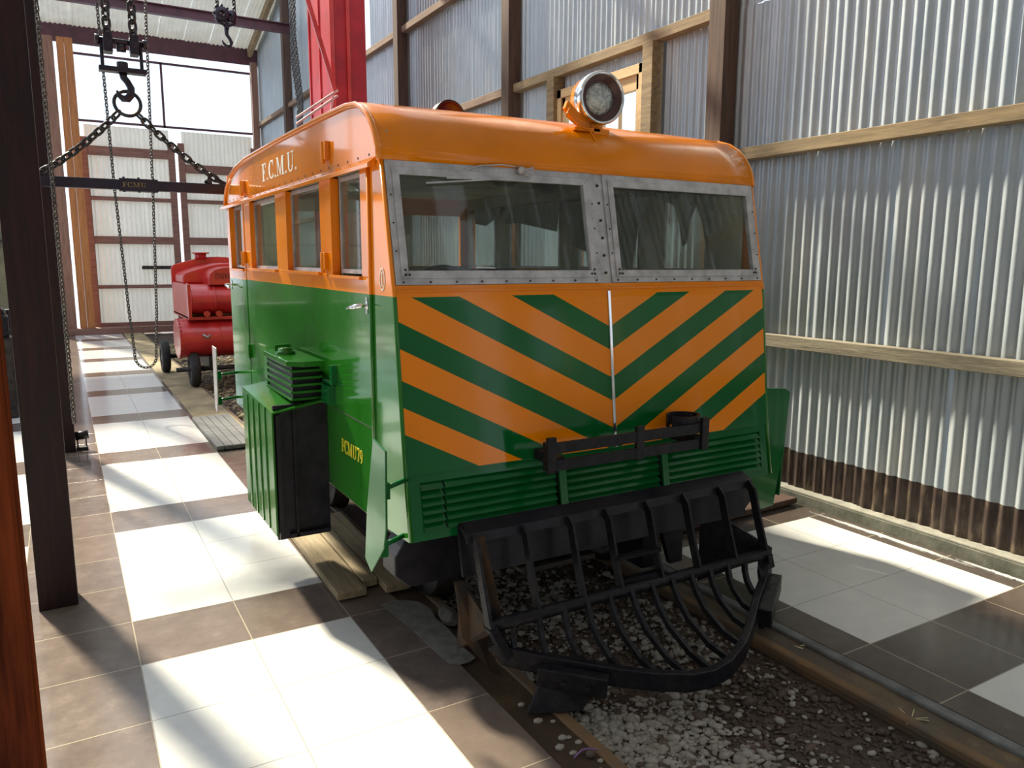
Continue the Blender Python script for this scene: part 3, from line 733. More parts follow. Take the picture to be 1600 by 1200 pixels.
# ================================================================== RAILCAR
XC = 2.055; HW = .985; XL = XC - HW; XR = XC + HW
car = empty('railcar', (XC, 2.6, 0), 'small green and orange inspection railcar with chevron stripes and a black cowcatcher', 'railcar')
def yf(z):   # front profile y at height z
    P_ = [(.60, 2.605), (.86, 2.65), (1.54, 2.725), (1.575, 2.735), (2.045, 2.835)]
    for (a, ya), (b, yb_) in zip(P_, P_[1:]):
        if z <= b: return ya + (yb_ - ya) * (z - a) / (b - a)
    return P_[-1][1]
CR = .02   # slight prow crease at the centre
def fp(x, z, off=0.): return (x, yf(z) - CR * (1 - abs(x - XC) / HW) - off, z)
def fquad(mb, x0, x1, z0, z1, off=0., th=.012):
    """panel following the raked front; splits at the centre line"""
    xs = [x0] + ([XC] if x0 < XC < x1 else []) + [x1]
    zs = [z0] + [q for q in (.86, 1.54, 1.575) if z0 < q < z1] + [z1]
    for a, b in zip(xs, xs[1:]):
        for c_, d_ in zip(zs, zs[1:]):
            f4 = [fp(a, c_, off), fp(b, c_, off), fp(b, d_, off), fp(a, d_, off)]
            bk = [(q[0], q[1] + th, q[2]) for q in f4]
            mb.add(f4 + bk, [(0, 3, 2, 1), (4, 5, 6, 7), (0, 1, 5, 4), (1, 2, 6, 5), (2, 3, 7, 6), (3, 0, 4, 7)])
# front panel with chevrons
mb = MB(); g = []
zs = [.857 + (1.575 - .857) * i / 12 for i in range(13)]; xs = [XL + 2 * HW * i / 20 for i in range(21)]
g = [[fp(x, z_) for x in xs] for z_ in zs]; mb.sheet(g)
fpnl = mb.build('front_panel', 'chevron', car, solid=.012)
mb = MB(); mb.sweep([fp(XL + 2 * HW * i / 12, 1.556, .004) for i in range(13)], .012, .008); mb.build('belt_moulding', 'orange', car)
mb = MB(); mb.sweep([fp(XC, z_, .008) for z_ in (.86, 1.0, 1.2, 1.4, 1.545)], .016, .012, (0, 1, 0)); mb.build('chrome_strip', 'chrome', car, bevel=.003)
# louvre panel
mb = MB()
fquad(mb, XL, XR, .825, .857, .0); fquad(mb, XL, XR, .605, .640, .0); fquad(mb, XL, XL + .06, .64, .825); fquad(mb, XR - .06, XR, .64, .825)
mb.build('louvre_frame', 'green', car)
for k, (a, b) in enumerate([(XL + .06, XL + .685), (XL + .72, XR - .72), (XR - .685, XR - .06)]):
    mb = MB(); n = 6
    for i in range(n):
        z0 = .640 + i * .185 / n; z1 = z0 + .185 / n
        for (p, q) in ((a, a + (b - a) * .15), (a + (b - a) * .162, b - .01)) if k == 0 else ((a + .01, b - .01),):
            pts = [(p, yf(z0) - .014, z0 + .003), (q, yf(z0) - .014 , z0 + .003), (q, yf(z1) + .012, z1 + .001), (p, yf(z1) + .012, z1 + .001)]
            mb.poly(pts, (0, 1, .5), .004)
    mb.build('louvre_slats', 'green', car)
for a_ in (XL + .685, XR - .72):
    mb = MB(); fquad(mb, a_, a_ + .035, .64, .825, .008); mb.build('louvre_divider', 'green', car)
mb = MB(); mb.box(XL + .05, XR - .05, 2.69, 2.70, .6, .84); mb.build('radiator_backing', 'black', car)
# roof shell: side profile swept across
prof = [(2.832, 2.045), (2.842, 2.09), (2.862, 2.135), (2.895, 2.18), (2.94, 2.222), (3.0, 2.258), (3.08, 2.283), (3.2, 2.296), (3.6, 2.303), (4.3, 2.305), (5.2, 2.298), (5.55, 2.272), (5.75, 2.232), (5.88, 2.175), (5.95, 2.11), (5.985, 2.04)]
mb = MB(); g = []
for (y, z_) in prof:
    r = []
    for i in range(13):
        x = XL + 2 * HW * i / 12; t = (x - XC) / HW
        crn = CR * (1 - abs(t)) * max(0, min(1, (3.0 - y) / .15))
        r.append((x, y - crn, z_ + .018 * (1 - t * t) * min(1, max(0, (y - 2.9) / .4))))
    g.append(r)
mb.sheet(g, smooth=True); mb.build('roof', 'orange', car, solid=.02)
# moulding round the edges of the roof
for x in (XL - .004, XR + .004):
    mb = MB(); mb.tube([(x, y, z_) for y, z_ in prof], .013, 8); mb.build('roof_moulding', 'orange_side', car)
# letterboards
for s_, x in ((-1, XL), (1, XR)):
    mb = MB(); mb.poly([(x, y, z_) for y, z_ in prof] , (-s_, 0, 0), .02); o = mb.build('letterboard', 'orange_side', car)
for s_, x in ((-1, XL), (1, XR)):
    mb = MB(); mb.poly([(x, 2.875, 2.028), (x + s_ * .035, 2.875, 2.018), (x + s_ * .035, 2.875, 2.038), (x, 2.875, 2.064)], (0, 1, 0), 3.15); mb.build('drip_rail', 'orange_side', car, bevel=.003)
    mb = MB()
    for i in range(24): mb.cyl((x + s_ * .002, 2.95 + i * .13, 2.075), (x + s_ * -.004, 2.95 + i * .13, 2.075), .005, 6)
    mb.build('rivet_row', 'dark_steel', car)
# side walls
WINS = [(3.08, 3.435), (3.64, 4.27), (4.50, 5.19), (5.42, 5.84)]
ZS, ZT = 1.612, 2.03
for s_, x in ((-1, XL), (1, XR)):
    xi = x - s_ * .035
    a, b = min(x, xi), max(x, xi)
    # fixed wall between the doors
    mb = MB(); mb.box(a, b, 3.555, 5.36, .58, ZS); prev = 3.555
    for (w0, w1) in WINS[1:3]: mb.box(a, b, prev, w0, ZS, ZT); prev = w1
    mb.box(a, b, prev, 5.36, ZS, ZT); mb.build('side_wall', 'side', car, bevel=.002)
    # front door
    xo = x + s_ * .004; a2, b2 = min(xo, xi), max(xo, xi)
    mb = MB(); mb.box(a2, b2, 2.968, 3.545, .585, ZS - .01).box(a2, b2, 2.968, 3.06, ZS - .01, ZT).box(a2, b2, 3.455, 3.545, ZS - .01, ZT)
    d1 = mb.build('front_door', 'side', car, bevel=.003)
    mb = MB(); xs_ = x + s_ * .02; mb.box(min(xs_, x), max(xs_, x), 3.05, 3.46, ZS - .022, ZS - .008); mb.build('sill', 'orange', d1, bevel=.002)
    mb = MB(); mb.box(a2, b2, 5.37, 5.945, .60, ZS - .01).box(a2, b2, 5.37, 5.41, ZS - .01, ZT).box(a2, b2, 5.85, 5.945, ZS - .01, ZT)
    d2 = mb.build('rear_door', 'side', car, bevel=.003)
    mb = MB(); mb.box(min(xs_, x), max(xs_, x), 5.40, 5.86, ZS - .022, ZS - .008); mb.build('sill', 'orange', d2, bevel=.002)
    mb = MB()
    for (w0, w1) in WINS[1:3]: mb.box(min(xs_, x), max(xs_, x), w0 - .01, w1 + .01, ZS - .014, ZS + .002)
    mb.build('sill', 'orange', car, bevel=.002)
    # dark shut lines
    for y in (3.55, 5.365):
        mb = MB(); mb.box(min(x - s_ * .01, xi), max(x - s_ * .01, xi), y - .006, y + .006, .585, ZT); mb.build('door_seal', 'rubber', car)
    mb = MB(); mb.box(*sorted((x + s_ * .0035, x + s_ * .005)), 2.975, 3.50, .978, .983); mb.build('panel_seam', 'rubber', car)
    # windows: inner frame + glass
    for k, (w0, w1) in enumerate(WINS):
        mb = MB(); xg0, xg1 = sorted((x - s_ * .030, x - s_ * .045)); t = .018
        mb.box(xg0, xg1, w0, w1, ZT - t, ZT).box(xg0, xg1, w0, w1, ZS, ZS + t).box(xg0, xg1, w0, w0 + t, ZS + t, ZT - t).box(xg0, xg1, w1 - t, w1, ZS + t, ZT - t)
        par = d1 if k == 0 else d2 if k == 3 else car
        fr_ = mb.build('side_window', 'alu', par)
        if par is car:
            mb = MB(); mb.box(x - s_ * .0385, x - s_ * .036, w0 + t, w1 - t, ZS + t, ZT - t); mb.build('glass_pane', 'side_glass', fr_)
        else:
            mb = MB(); mb.box(x - s_ * .0385, x - s_ * .036, w0 + t, w1 - t, ZS + t, ZT - t); mb.build('glass_pane', 'side_glass', par)
    # front corner strip (side surface ahead of the door)
    mb = MB(); pts = [(x, 2.960, .585), (x, 2.960, 2.05)] + [(x, yf(z_), z_) for z_ in (2.045, 1.575, 1.54, .86, .605)]
    mb.poly(pts, (-s_, 0, 0), .012); mb.build('corner_panel', 'side', car)
    mb = MB(); mb.tube([(x - s_ * .004, yf(z_) - .001, z_) for z_ in (.61, .86, 1.2, 1.54, 1.575, 2.045)], .009, 8); mb.build('corner_bead', 'orange' if False else 'side', car)
    mb = MB(); mb.cyl((x + s_ * .004, 2.958, .60), (x + s_ * .004, 2.958, 2.03), .009, 8); mb.build('hinge_rod', 'side', car)
# hinges
for s_, x in ((-1, XL), (1, XR)):
    for (y, z_) in ((3.49, 2.15), (5.30, 2.13), (3.55, 1.665), (5.365, 1.68)):
        mb = MB(); mb.box(*sorted((x, x + s_ * .022)), y - .035, y + .035, z_ - .04, z_ + .04).cyl((x + s_ * .02, y, z_ - .055), (x + s_ * .02, y, z_ + .04), .010, 8)
        mb.build('hinge', 'orange', car, bevel=.003)
    for (y, z_) in ((5.365, 1.06),):
        mb = MB(); mb.box(*sorted((x, x + s_ * .02)), y - .035, y + .035, z_ - .05, z_ + .045); mb.build('hinge', 'green_light', car, bevel=.003)
# rear wall
mb = MB(); yr0, yr1 = 5.93, 5.96
mb.box(XL + .01, XR - .01, yr0, yr1, .6, 1.62).box(XL + .01, XR - .01, yr0, yr1, 2.03, 2.26).box(XL + .01, XL + .22, yr0, yr1, 1.62, 2.03).box(2.22, 2.41, yr0, yr1, 1.62, 2.03).box(XR - .10, XR - .01, yr0, yr1, 1.62, 2.03)
mb.box(XL + .22, XL + .25, yr0, yr1, 1.62, 2.03)
mb.build('rear_wall', 'side', car)
mb = MB(); mb.box(XL + .24, 2.23, yr0 + .01, yr0 + .014, 1.62, 2.03).box(2.40, XR - .09, yr0 + .01, yr0 + .014, 1.62, 2.03); mb.build('rear_glass', 'side_glass', car)
# windscreens
def fmap(x, z_, off): return fp(x, z_, off)
for (a, b) in ((XL + .012, XC - .028), (XC + .028, XR - .012)):
    # outer flange then inner frame, mitred quads following the rake
    def ring(mb, x0, x1, z0, z1, t, o1, o2):
        sl = .012 if True else 0
        O = [(x0, z0), (x1, z0), (x1, z1), (x0, z1)]; I = [(x0 + t, z0 + t), (x1 - t, z0 + t), (x1 - t, z1 - t), (x0 + t, z1 - t)]
        for i in range(4):
            j = (i + 1) % 4
            f4 = [fp(*O[i], o1), fp(*O[j], o1), fp(*I[j], o1), fp(*I[i], o1)]
            bk = [(q[0], q[1] + (o1 - o2), q[2]) for q in f4]
            mb.add(f4 + bk, [(0, 3, 2, 1), (4, 5, 6, 7), (0, 1, 5, 4), (1, 2, 6, 5), (2, 3, 7, 6), (3, 0, 4, 7)])
    mb = MB(); ring(mb, a, b, 1.578, 2.046, .026, .010, -.02)
    fr = mb.build('windscreen_frame', 'alu', car, bevel=.001)
    mb = MB(); ring(mb, a + .024, b - .024, 1.602, 2.022, .030, .016, -.012); mb.build('inner_frame', 'alu', fr, bevel=.002)
    mb = MB()
    for i in range(9):
        x = a + .03 + (b - a - .06) * i / 8
        q = fp(x, 1.589, .010); mb.cyl(q, (q[0], q[1] - .005, q[2]), .004, 6)
    for i in range(1, 4):
        z_ = 1.60 + .42 * i / 4
        for x in (a + .013, b - .013): q = fp(x, z_, .010); mb.cyl(q, (q[0], q[1] - .004, q[2]), .0033, 6)
    for x, z_ in ((a + .04, 1.617), (b - .04, 1.617), (a + .055, 1.617), (b - .055, 1.617), (a + .04, 1.635), (b - .04, 1.635)):
        q = fp(x, z_, .016); mb.cyl(q, (q[0], q[1] - .004, q[2]), .005, 6)
    mb.build('rivets', 'dark_steel', fr)
    mb = MB(); z0, z1 = 1.63, 1.994; x0, x1 = a + .052, b - .052
    f4 = [fp(x0, z0, .0), fp(x1, z0, .0), fp(x1, z1, .0), fp(x0, z1, .0)]; bk = [(q[0], q[1] + .004, q[2]) for q in f4]
    mb.add(f4 + bk, [(0, 3, 2, 1), (4, 5, 6, 7), (0, 1, 5, 4), (1, 2, 6, 5), (2, 3, 7, 6), (3, 0, 4, 7)])
    mb.build('glass_pane', 'glass', fr)
mb = MB(); f4 = []
fquad(mb, XC - .03, XC + .03, 1.576, 2.05, .002, .03); mb.build('centre_post', 'alu', car)
mb = MB()
for i in range(6): q = fp(XC, 1.62 + i * .075, .003); mb.cyl(q, (q[0], q[1] - .006, q[2]), .006, 6)
mb.build('rivets', 'rusty', car)
# wiper with its cable
mb = MB(); q = fp(1.665, 2.035, .02)
mb.lathe([(0, 0), (.016, 0), (.016, .02), (0, .025)], q, (0, -1, 0), 12)
mb.tube([q, fp(1.72, 2.05, .03), fp(1.735, 2.03, .03), fp(1.70, 2.012, .03), q], .004, 6)
mb.tube([fp(1.66, 2.05, .02), fp(1.58, 2.055, .02), fp(1.48, 2.045, .02), fp(1.40, 2.02, .015)], .003, 6)
mb.bar(fp(1.62, 2.0, .015), fp(1.33, 1.992, .015), .006, .012); mb.bar(fp(1.62, 2.002, .022), fp(1.24, 1.965, .018), .006, .006)
mb.build('wiper', 'alu', car)
# text
mb = MB(); text(mb, 'F.C.M.U.', (XL - .0005, 4.775, 2.122), (0, -1, 0), (0, 0, 1), (-1, 0, 0), .098, 1.72, gap=.03); mb.build('lettering', 'white_paint', car)
mb = MB(); text(mb, 'FCMU79', (XL - .0045, 3.40, .795), (0, -1, 0), (0, 0, 1), (-1, 0, 0), .062, 1.0, gap=.02); mb.build('number', 'yellow_paint', car)
mb = MB(); c0 = (XL - .001, 2.835, 1.598)
for i in range(28):
    A = [2 * math.pi * (i + k) / 28 for k in (0, 1)]
    mb.poly([(c0[0], c0[1] - r * .62 * math.cos(a_), c0[2] + r * math.sin(a_)) for r, a_ in ((.044, A[0]), (.044, A[1]), (.038, A[1]), (.038, A[0]))], (-1, 0, 0), .0015)
text(mb, 'I', (XL - .001, 2.845, 1.573), (0, -1, 0), (0, 0, 1), (-1, 0, 0), .05, .85); mb.build('emblem', 'white_paint', car)
# door handles
for (y, s1) in ((2.985, 1), (5.90, -1)):
    mb = MB(); x = XL - .004
    mb.lathe([(0, 0), (.018, 0), (.016, .006), (0, .008)], (x, y + .02 * s1, 1.487), (-1, 0, 0), 16)
    mb.box(x - .004, x, y + .02 * s1 - .011, y + .02 * s1 + .011, 1.455, 1.522)
    mb.tube([(x, y + .02 * s1, 1.487), (x - .035, y + .02 * s1, 1.487), (x - .045, y + .03 * s1, 1.484), (x - .045, y + .10 * s1, 1.476), (x - .04, y + .15 * s1, 1.470)], [.010, .010, .011, .009, .007], 8)
    mb.build('door_handle', 'chrome', car)
# headlamp on the roof
hl = MB(); C0 = Vector((2.165, 2.95, 2.395)); AX = Vector((-.12, -1, -.03)).normalized()
hl.lathe([(.0, .15), (.045, .145), (.083, .12), (.106, .075), (.112, .03)], C0 - AX * 0, -AX, 28)
lamp = hl.build('headlamp', 'orange', car)
mb = MB(); mb.lathe([(.112, .03), (.116, .015), (.116, -.03), (.110, -.040), (.103, -.040), (.101, -.03)], C0, -AX, 32); mb.build('lamp_rim', 'chrome', lamp)
mb = MB(); mb.lathe([(.103, -.030), (.085, -.022), (.070, -.010)], C0, -AX, 32); mb.build('lamp_bowl', 'lamp_inner', lamp)
mb = MB(); mb.lathe([(.073, -.010), (.055, -.026), (.03, -.036), (0.001, -.040)], C0, -AX, 32); mb.build('lens', 'lens', lamp)
mb = MB(); b0 = C0 + Vector((0, .03, -.10)); mb.cyl(b0 + Vector((0, 0, .02)), (C0.x, C0.y + .03, 2.235), .03, 12, .045)
mb.box(C0.x - .04, C0.x + .05, 2.93, 3.06, 2.235, 2.262); mb.box(C0.x - .14, C0.x, 2.93, 2.97, 2.245, 2.262)
mb.poly([(C0.x - .05, 2.96, 2.25), (C0.x - .03, 2.96, 2.28), (C0.x - .10, 2.96, 2.33), (C0.x - .16, 2.96, 2.375), (C0.x - .175, 2.96, 2.34), (C0.x - .13, 2.96, 2.29)], (0, 1, 0), .025)
mb.build('lamp_bracket', 'orange', lamp, bevel=.003)
mb = MB(); mb.tube([(C0.x - .16, 2.95, 2.34), (C0.x - .19, 2.93, 2.30), (C0.x - .15, 2.91, 2.265), (C0.x - .07, 2.92, 2.25), (C0.x - .06, 2.885, 2.2), (C0.x - .07, 2.825, 2.10)], .004, 6); mb.build('cable', 'orange', lamp)

# twin bar step on the nose
for (z0, z1) in ((.918, .962), (.848, .892)):
    mb = MB(); mb.sweep([(1.604, 2.50, (z0 + z1) / 2), (1.606, 2.485, (z0 + z1) / 2), (1.62, 2.472, (z0 + z1) / 2), (1.64, 2.465, (z0 + z1) / 2), (2.38, 2.465, (z0 + z1) / 2), (2.42, 2.475, (z0 + z1) / 2), (2.45, 2.51, (z0 + z1) / 2), (2.455, 2.64, (z0 + z1) / 2)], .014, z1 - z0)
    mb.build('step_bar', 'grill_black', car)
for x in (1.615, 2.06, 2.43):
    mb = MB(); mb.box(x - .02, x + .02, 2.455, 2.475, .84, .985); mb.build('step_clip', 'grill_black', car, bevel=.003)
for bx in (1.66, 2.40):
    mb = MB(); mb.box(bx - .02, bx + .02, 2.47, 2.655, .86, .90); mb.build('step_bracket', 'grill_black', car)
for x0 in (2.325,):
    mb = MB(); cxx = x0 + .045
    mb.sweep([(cxx + .075 * math.cos(a), 2.54 + .065 * math.sin(a), .965) for a in [R(-170 + i * 20) for i in range(18)]], .010, .055)
    mb.build('step_loop', 'grill_black', car)
# bumper beam
mb = MB(); mb.poly([(1.06, 2.74, .50), (1.06, 2.74, .42), (1.12, 2.74, .365), (3.0, 2.74, .365), (3.06, 2.74, .42), (3.06, 2.74, .50), (3.0, 2.74, .575), (1.11, 2.74, .575)], (0, 1, 0), .14)
mb.build('bumper_beam', 'black', car, bevel=.006)
# underframe, wheels
mb = MB(); mb.box(1.25, 1.35, 2.9, 5.8, .40, .62).box(2.76, 2.86, 2.9, 5.8, .40, .62).box(XL + .05, XR - .05, 2.85, 5.92, .60, .63)
for y in (3.0, 4.3, 5.6): mb.box(1.3, 2.8, y, y + .09, .42, .58)
mb.box(1.10, 1.25, 5.55, 5.85, .30, .60)
mb.build('underframe', 'black', car)
for y in (3.42, 5.05):
    mb = MB(); mb.cyl((1.45, y, .245), (2.66, y, .245), .035, 12); mb.build('axle', 'dark_steel', car)
    for x, s_ in ((1.50, 1), (2.60, -1)):
        mb = MB(); mb.lathe([(.03, -.04), (.09, -.03), (.11, -.01), (.20, -.012), (.24, -.045), (.248, -.04), (.250, .03), (.278, .035), (.278, .055), (.22, .055), (.20, .02), (.10, .02), (.08, .05), (.03, .05)], (x, y, .250), (s_, 0, 0), 36)
        mb.build('wheel', 'dark_steel', car)
mb = MB(); mb.box(1.9, 2.3, 3.0, 3.5, .30, .6).cyl((1.75, 3.2, .33), (1.75, 4.4, .33), .05, 12).box(2.45, 2.55, 2.88, 3.1, .12, .6); mb.build('gear_case', 'black', car)
mb = MB(); mb.poly([(2.72, 2.86, .60), (2.60, 2.86, .55), (2.56, 2.86, .30), (2.62, 2.86, .12), (2.70, 2.86, .12), (2.70, 2.86, .35)], (0, 1, 0), .03); mb.build('guard_iron', 'black', car)
# rusty guard irons in front of the left wheel
for pts, mt in (([(1.235, 2.56, .43), (1.285, 2.56, .43), (1.36, 2.52, .19), (1.40, 2.48, .03), (1.36, 2.50, .05), (1.26, 2.55, .20)], 'rusty'),
                ([(1.300, 2.50, .62), (1.335, 2.50, .62), (1.36, 2.45, .42), (1.41, 2.42, .12), (1.375, 2.42, .12), (1.33, 2.45, .38)], 'rusty')):
    mb = MB(); mb.poly(pts, (.25, 1, 0), .012); mb.build('guard_iron', mt, car)
# ---- cowcatcher
MBY, MBZ = 2.39, .305
cc = MB()
cc.poly([(1.27, 2.600, .650), (1.27, 2.585, .59), (1.27, 2.555, .445), (1.27, 2.568, .445), (1.27, 2.612, .635)], (1, 0, 0), 1.55)
cc.poly([(1.27, 2.595, .655), (1.27, 2.53, .628), (1.27, 2.515, .595), (1.27, 2.527, .593), (1.27, 2.54, .615), (1.27, 2.600, .640)], (1, 0, 0), 1.55)
cow = cc.build('cowcatcher', 'black', car)
mb = MB(); mb.cyl((1.29, MBY, MBZ), (2.80, MBY, MBZ), .026, 12); mb.build('cross_bar', 'grill_black', cow)
tops = [1.295, 1.515, 1.735, 1.925, 2.145, 2.36, 2.585, 2.785]
for x in tops:
    mb = MB(); mb.sweep([(x, 2.525, .618), (x, 2.49, .59), (x, 2.445, .45), (x, MBY, MBZ)], .012, .042, (0, -.6, 1)); mb.build('upright', 'grill_black', cow)
for z_ in (.44, .335): 
    mb = MB(); mb.box(1.925, 2.145, 2.40, 2.43, z_ - .004, z_ + .012); mb.build('foot_step', 'grill_black', cow)
mb = MB(); mb.box(1.58, 1.90, 2.545, 2.62, .405, .425).cyl((1.56, 2.55, .41), (1.56, 2.66, .41), .02, 8); mb.build('coupling_plate', 'dark_steel', cow)
frame = [(1.30, MBY, MBZ), (1.33, 2.40, .23), (1.36, 2.375, .18), (1.48, 2.285, .155), (1.58, 2.215, .14), (1.70, 2.13, .12), (1.82, 2.055, .105), (1.95, 2.0, .09), (2.055, 1.985, .085), (2.16, 2.0, .09), (2.29, 2.055, .105), (2.41, 2.13, .12), (2.53, 2.215, .14), (2.63, 2.285, .155), (2.75, 2.36, .18), (2.80, 2.385, .24), (2.785, MBY, MBZ)]
mb = MB(); mb.sweep(frame[1:-1], .034, .075, (0, 0, 1)); mb.build('lower_frame', 'grill_black', cow, bevel=.004)
mb = MB(); mb.bar(frame[0], frame[2], .03, .07, (0, 1, 0)); mb.build('side_plate', 'grill_black', cow)
mb = MB(); mb.bar(frame[-1], frame[-2], .03, .06, (0, 1, 0)); mb.build('side_plate', 'grill_black', cow)
def fry(x):
    for (a, b) in zip(frame[2:-1], frame[3:]):
        if a[0] <= x <= b[0]: t = (x - a[0]) / (b[0] - a[0]); return a[1] + (b[1] - a[1]) * t, a[2] + (b[2] - a[2]) * t
    return frame[2][1], frame[2][2]
for i in range(13):
    x = 1.40 + i * (2.745 - 1.40) / 12
    fy, fz = fry(x if i else 1.44)
    xe = x - .01
    fy, fz = fry(max(1.40, xe))
    mid = (x - .005, MBY + (fy - MBY) * .35, fz + (MBZ - fz) * .42)
    mb = MB(); mb.sweep([(x, MBY - .01, MBZ + .01), (x - .002, MBY + (fy - MBY) * .18, fz + (MBZ - fz) * .68), mid, (xe, MBY + (fy - MBY) * .7, fz + (MBZ - fz) * .14 + .005), (xe, fy, fz + .02)], .018, .026)
    mb.build('grille_bar', 'grill_black', cow)
mb = MB(); mb.poly([(1.37, 2.235, .005), (1.56, 2.15, .005), (1.62, 2.12, .11), (1.46, 2.25, .15)], (.45, .9, 0), .02)
mb.bar((1.44, 2.27, .13), (1.64, 2.10, .11), .05, .075); mb.cyl((1.50, 2.19, .12), (1.49, 2.17, .12), .012, 8).cyl((1.57, 2.13, .11), (1.56, 2.11, .11), .012, 8)
mb.build('flanger_blade', 'grill_black', cow, bevel=.004)
mb = MB(); mb.poly([(2.66, 2.27, .005), (2.80, 2.34, .005), (2.84, 2.36, .15), (2.64, 2.25, .15)], (-.5, .9, 0), .025); mb.bar((2.56, 2.18, .12), (2.84, 2.37, .16), .06, .085)
mb.build('flanger_blade', 'grill_black', cow, bevel=.004)
mb = MB(); mb.poly([(2.62, 2.66, .50), (2.82, MBY, MBZ + .02), (2.82, MBY, MBZ - .02), (2.62, 2.66, .10)], (1, .2, 0), .012); mb.build('rear_brace', 'grill_black', cow)
mb = MB(); mb.poly([(1.28, 2.60, .42), (1.30, MBY, MBZ), (1.32, MBY, MBZ - .03), (1.28, 2.64, .10)], (1, .2, 0), .012); mb.build('rear_brace', 'rusty', cow)

# ---- side air box with its vent stack (left) and the matching one on the right
bx0, by0, by1 = .805, 3.60, 4.26
mb = MB()
mb.poly([(bx0, by0, .36), (bx0, by1, .36), (bx0, by1, .985), (bx0, by0, .955)], (-1, 0, 0), .008)
mb.poly([(bx0 - .006, by0, .955), (bx0 - .006, by1, .985), (XL, by1, 1.035), (XL, by0, 1.00)], (0, 0, 1), .008)
mb.poly([(bx0, by1, .36), (XL, by1, .36), (XL, by1, 1.03), (bx0, by1, .985)], (0, 1, 0), .008)
box = mb.build('air_box', 'green_light', car)
mb = MB()
for i in range(1, 5): y = by0 + (by1 - by0) * i / 5; mb.cyl((bx0 - .008, y, .365), (bx0 - .008, y, .97), .007, 6)
mb.build('ribs', 'green_light', box)
mb = MB(); mb.box(bx0 + .006, XL - .002, by0 + .03, by0 + .05, .33, .99); mb.box(bx0 + .01, bx0 + .03, by0 - .0, by0 + .05, .34, .95).box(bx0 + .09, bx0 + .10, by0, by0 + .05, .34, .97); mb.build('inner_plate', 'black', box)
mb = MB(); mb.box(bx0 + .06, XL - .01, by0, by1, .34, .36); mb.build('box_floor', 'black', box)
st = MB()
for i in range(5):
    z_ = 1.005 + i * .034; st.box(.90, 1.055, 3.63, 4.14, z_, z_ + .012)
stack = st.build('vent_stack', 'green_light', box, bevel=.002)
mb = MB(); mb.box(.912, 1.045, 3.645, 4.12, 1.0, 1.165); mb.build('vent_core', 'black', stack)
mb = MB(); mb.poly([(.885, 3.64, 1.172), (.885, 4.12, 1.172), (.94, 4.19, 1.172), (1.05, 4.19, 1.172), (1.05, 3.58, 1.172), (.95, 3.58, 1.172)], (0, 0, 1), .026); mb.build('vent_lid', 'green_light', stack, bevel=.003)
mb = MB(); mb.lathe([(.05, 0), (.05, .012), (.038, .014), (.036, .03), (0, .032)], (.955, 3.93, 1.198), (0, 0, 1), 20).box(.915, .995, 3.98, 4.0, 1.20, 1.24); mb.build('filler_cap', 'green_light', stack)
mb = MB(); mb.cyl((.915, 4.14, 1.0), (.915, 4.14, 1.17), .012, 8); mb.build('pipe', 'green_light', stack)
mb = MB(); mb.box(1.03, XL, 3.47, 3.58, 1.0, 1.09).cyl((1.05, 3.46, 1.10), (1.05, 3.60, 1.10), .010, 8).box(XL - .03, XL, 3.44, 3.475, 1.10, 1.19).box(XL - .012, XL, 3.36, 3.50, 1.105, 1.112); mb.build('latch_bracket', 'green', box, bevel=.002)
# right hand box front as seen past the nose
mb = MB(); mb.poly([(XR, 3.0, .50), (XR + .40, 3.0, .235), (XR + .50, 3.0, .25), (XR + .56, 3.0, .62), (XR + .585, 3.0, .92), (XR + .54, 3.0, .945), (XR, 3.0, .99)], (0, 1, 0), .012)
mb.poly([(XR + .55, 3.0, .30), (XR + .55, 3.55, .30), (XR + .585, 3.55, .92), (XR + .585, 3.0, .92)], (-1, 0, 0), .01)
mb.build('air_box', 'green', car, bevel=.004)
# deflector fins
def fin(x, outline, brk, mat='green_light'):
    mb = MB(); mb.poly([(x, y, z_) for y, z_ in outline], (1, 0, 0), .008)
    f_ = mb.build('deflector_fin', mat, car, bevel=.003)
    for ym, z_ in brk:
        mb = MB(); mb.cyl((x + .01, ym, z_), (XL + .01, ym + .08, z_ + .0), .010, 8).box(x + .008, x + .035, ym - .03, ym + .03, z_ - .03, z_ + .03); mb.build('fin_bracket', 'green', f_)
fin(.935, [(2.615, 1.03), (2.49, 1.008), (2.50, .72), (2.525, .64), (2.67, .495), (2.735, .53), (2.70, .74)], [(2.57, .845), (2.60, .615)], 'green')
fin(.90, [(5.85, 1.053), (5.70, 1.05), (5.74, .70), (5.79, .565), (5.87, .60)], [(5.76, .85), (5.80, .66)], 'alu')

# ---- interior
mb = MB()
mb.box(XL + .05, XR - .05, 2.95, 5.9, 2.16, 2.17).box(XL + .05, XR - .05, 2.78, 5.92, .70, .72)
mb.build('interior_lining', 'inner', car)
for s_, x in ((-1, XL + .037), (1, XR - .037)):
    a, b = sorted((x, x - s_ * .004)); mb = MB(); mb.box(a, b, 2.86, 5.92, .75, 1.60).box(a, b, 2.86, 5.92, 2.035, 2.16)
    e_ = [2.84] + [q for w_ in WINS for q in w_] + [5.92]
    for i in range(0, len(e_), 2): mb.box(a, b, e_[i], e_[i + 1], 1.60, 2.035)
    mb.build('interior_lining', 'inner', car)
mb = MB(); mb.box(XL + .05, XR - .05, 5.915, 5.925, .7, 1.62).box(2.235, 2.395, 5.915, 5.925, 1.62, 2.16); mb.build('interior_lining', 'inner', car)
mb = MB(); mb.box(XL + .05, XR - .05, 2.80, 2.95, 1.45, 1.56).box(XL + .05, XR - .05, 2.80, 2.84, .7, 1.5); mb.build('dashboard', 'black', car)
mb = MB(); mb.box(1.2, 1.62, 3.55, 3.66, 1.1, 1.60).box(1.2, 1.62, 3.25, 3.65, 1.05, 1.17); mb.build('driver_seat', 'black', car, bevel=.03)
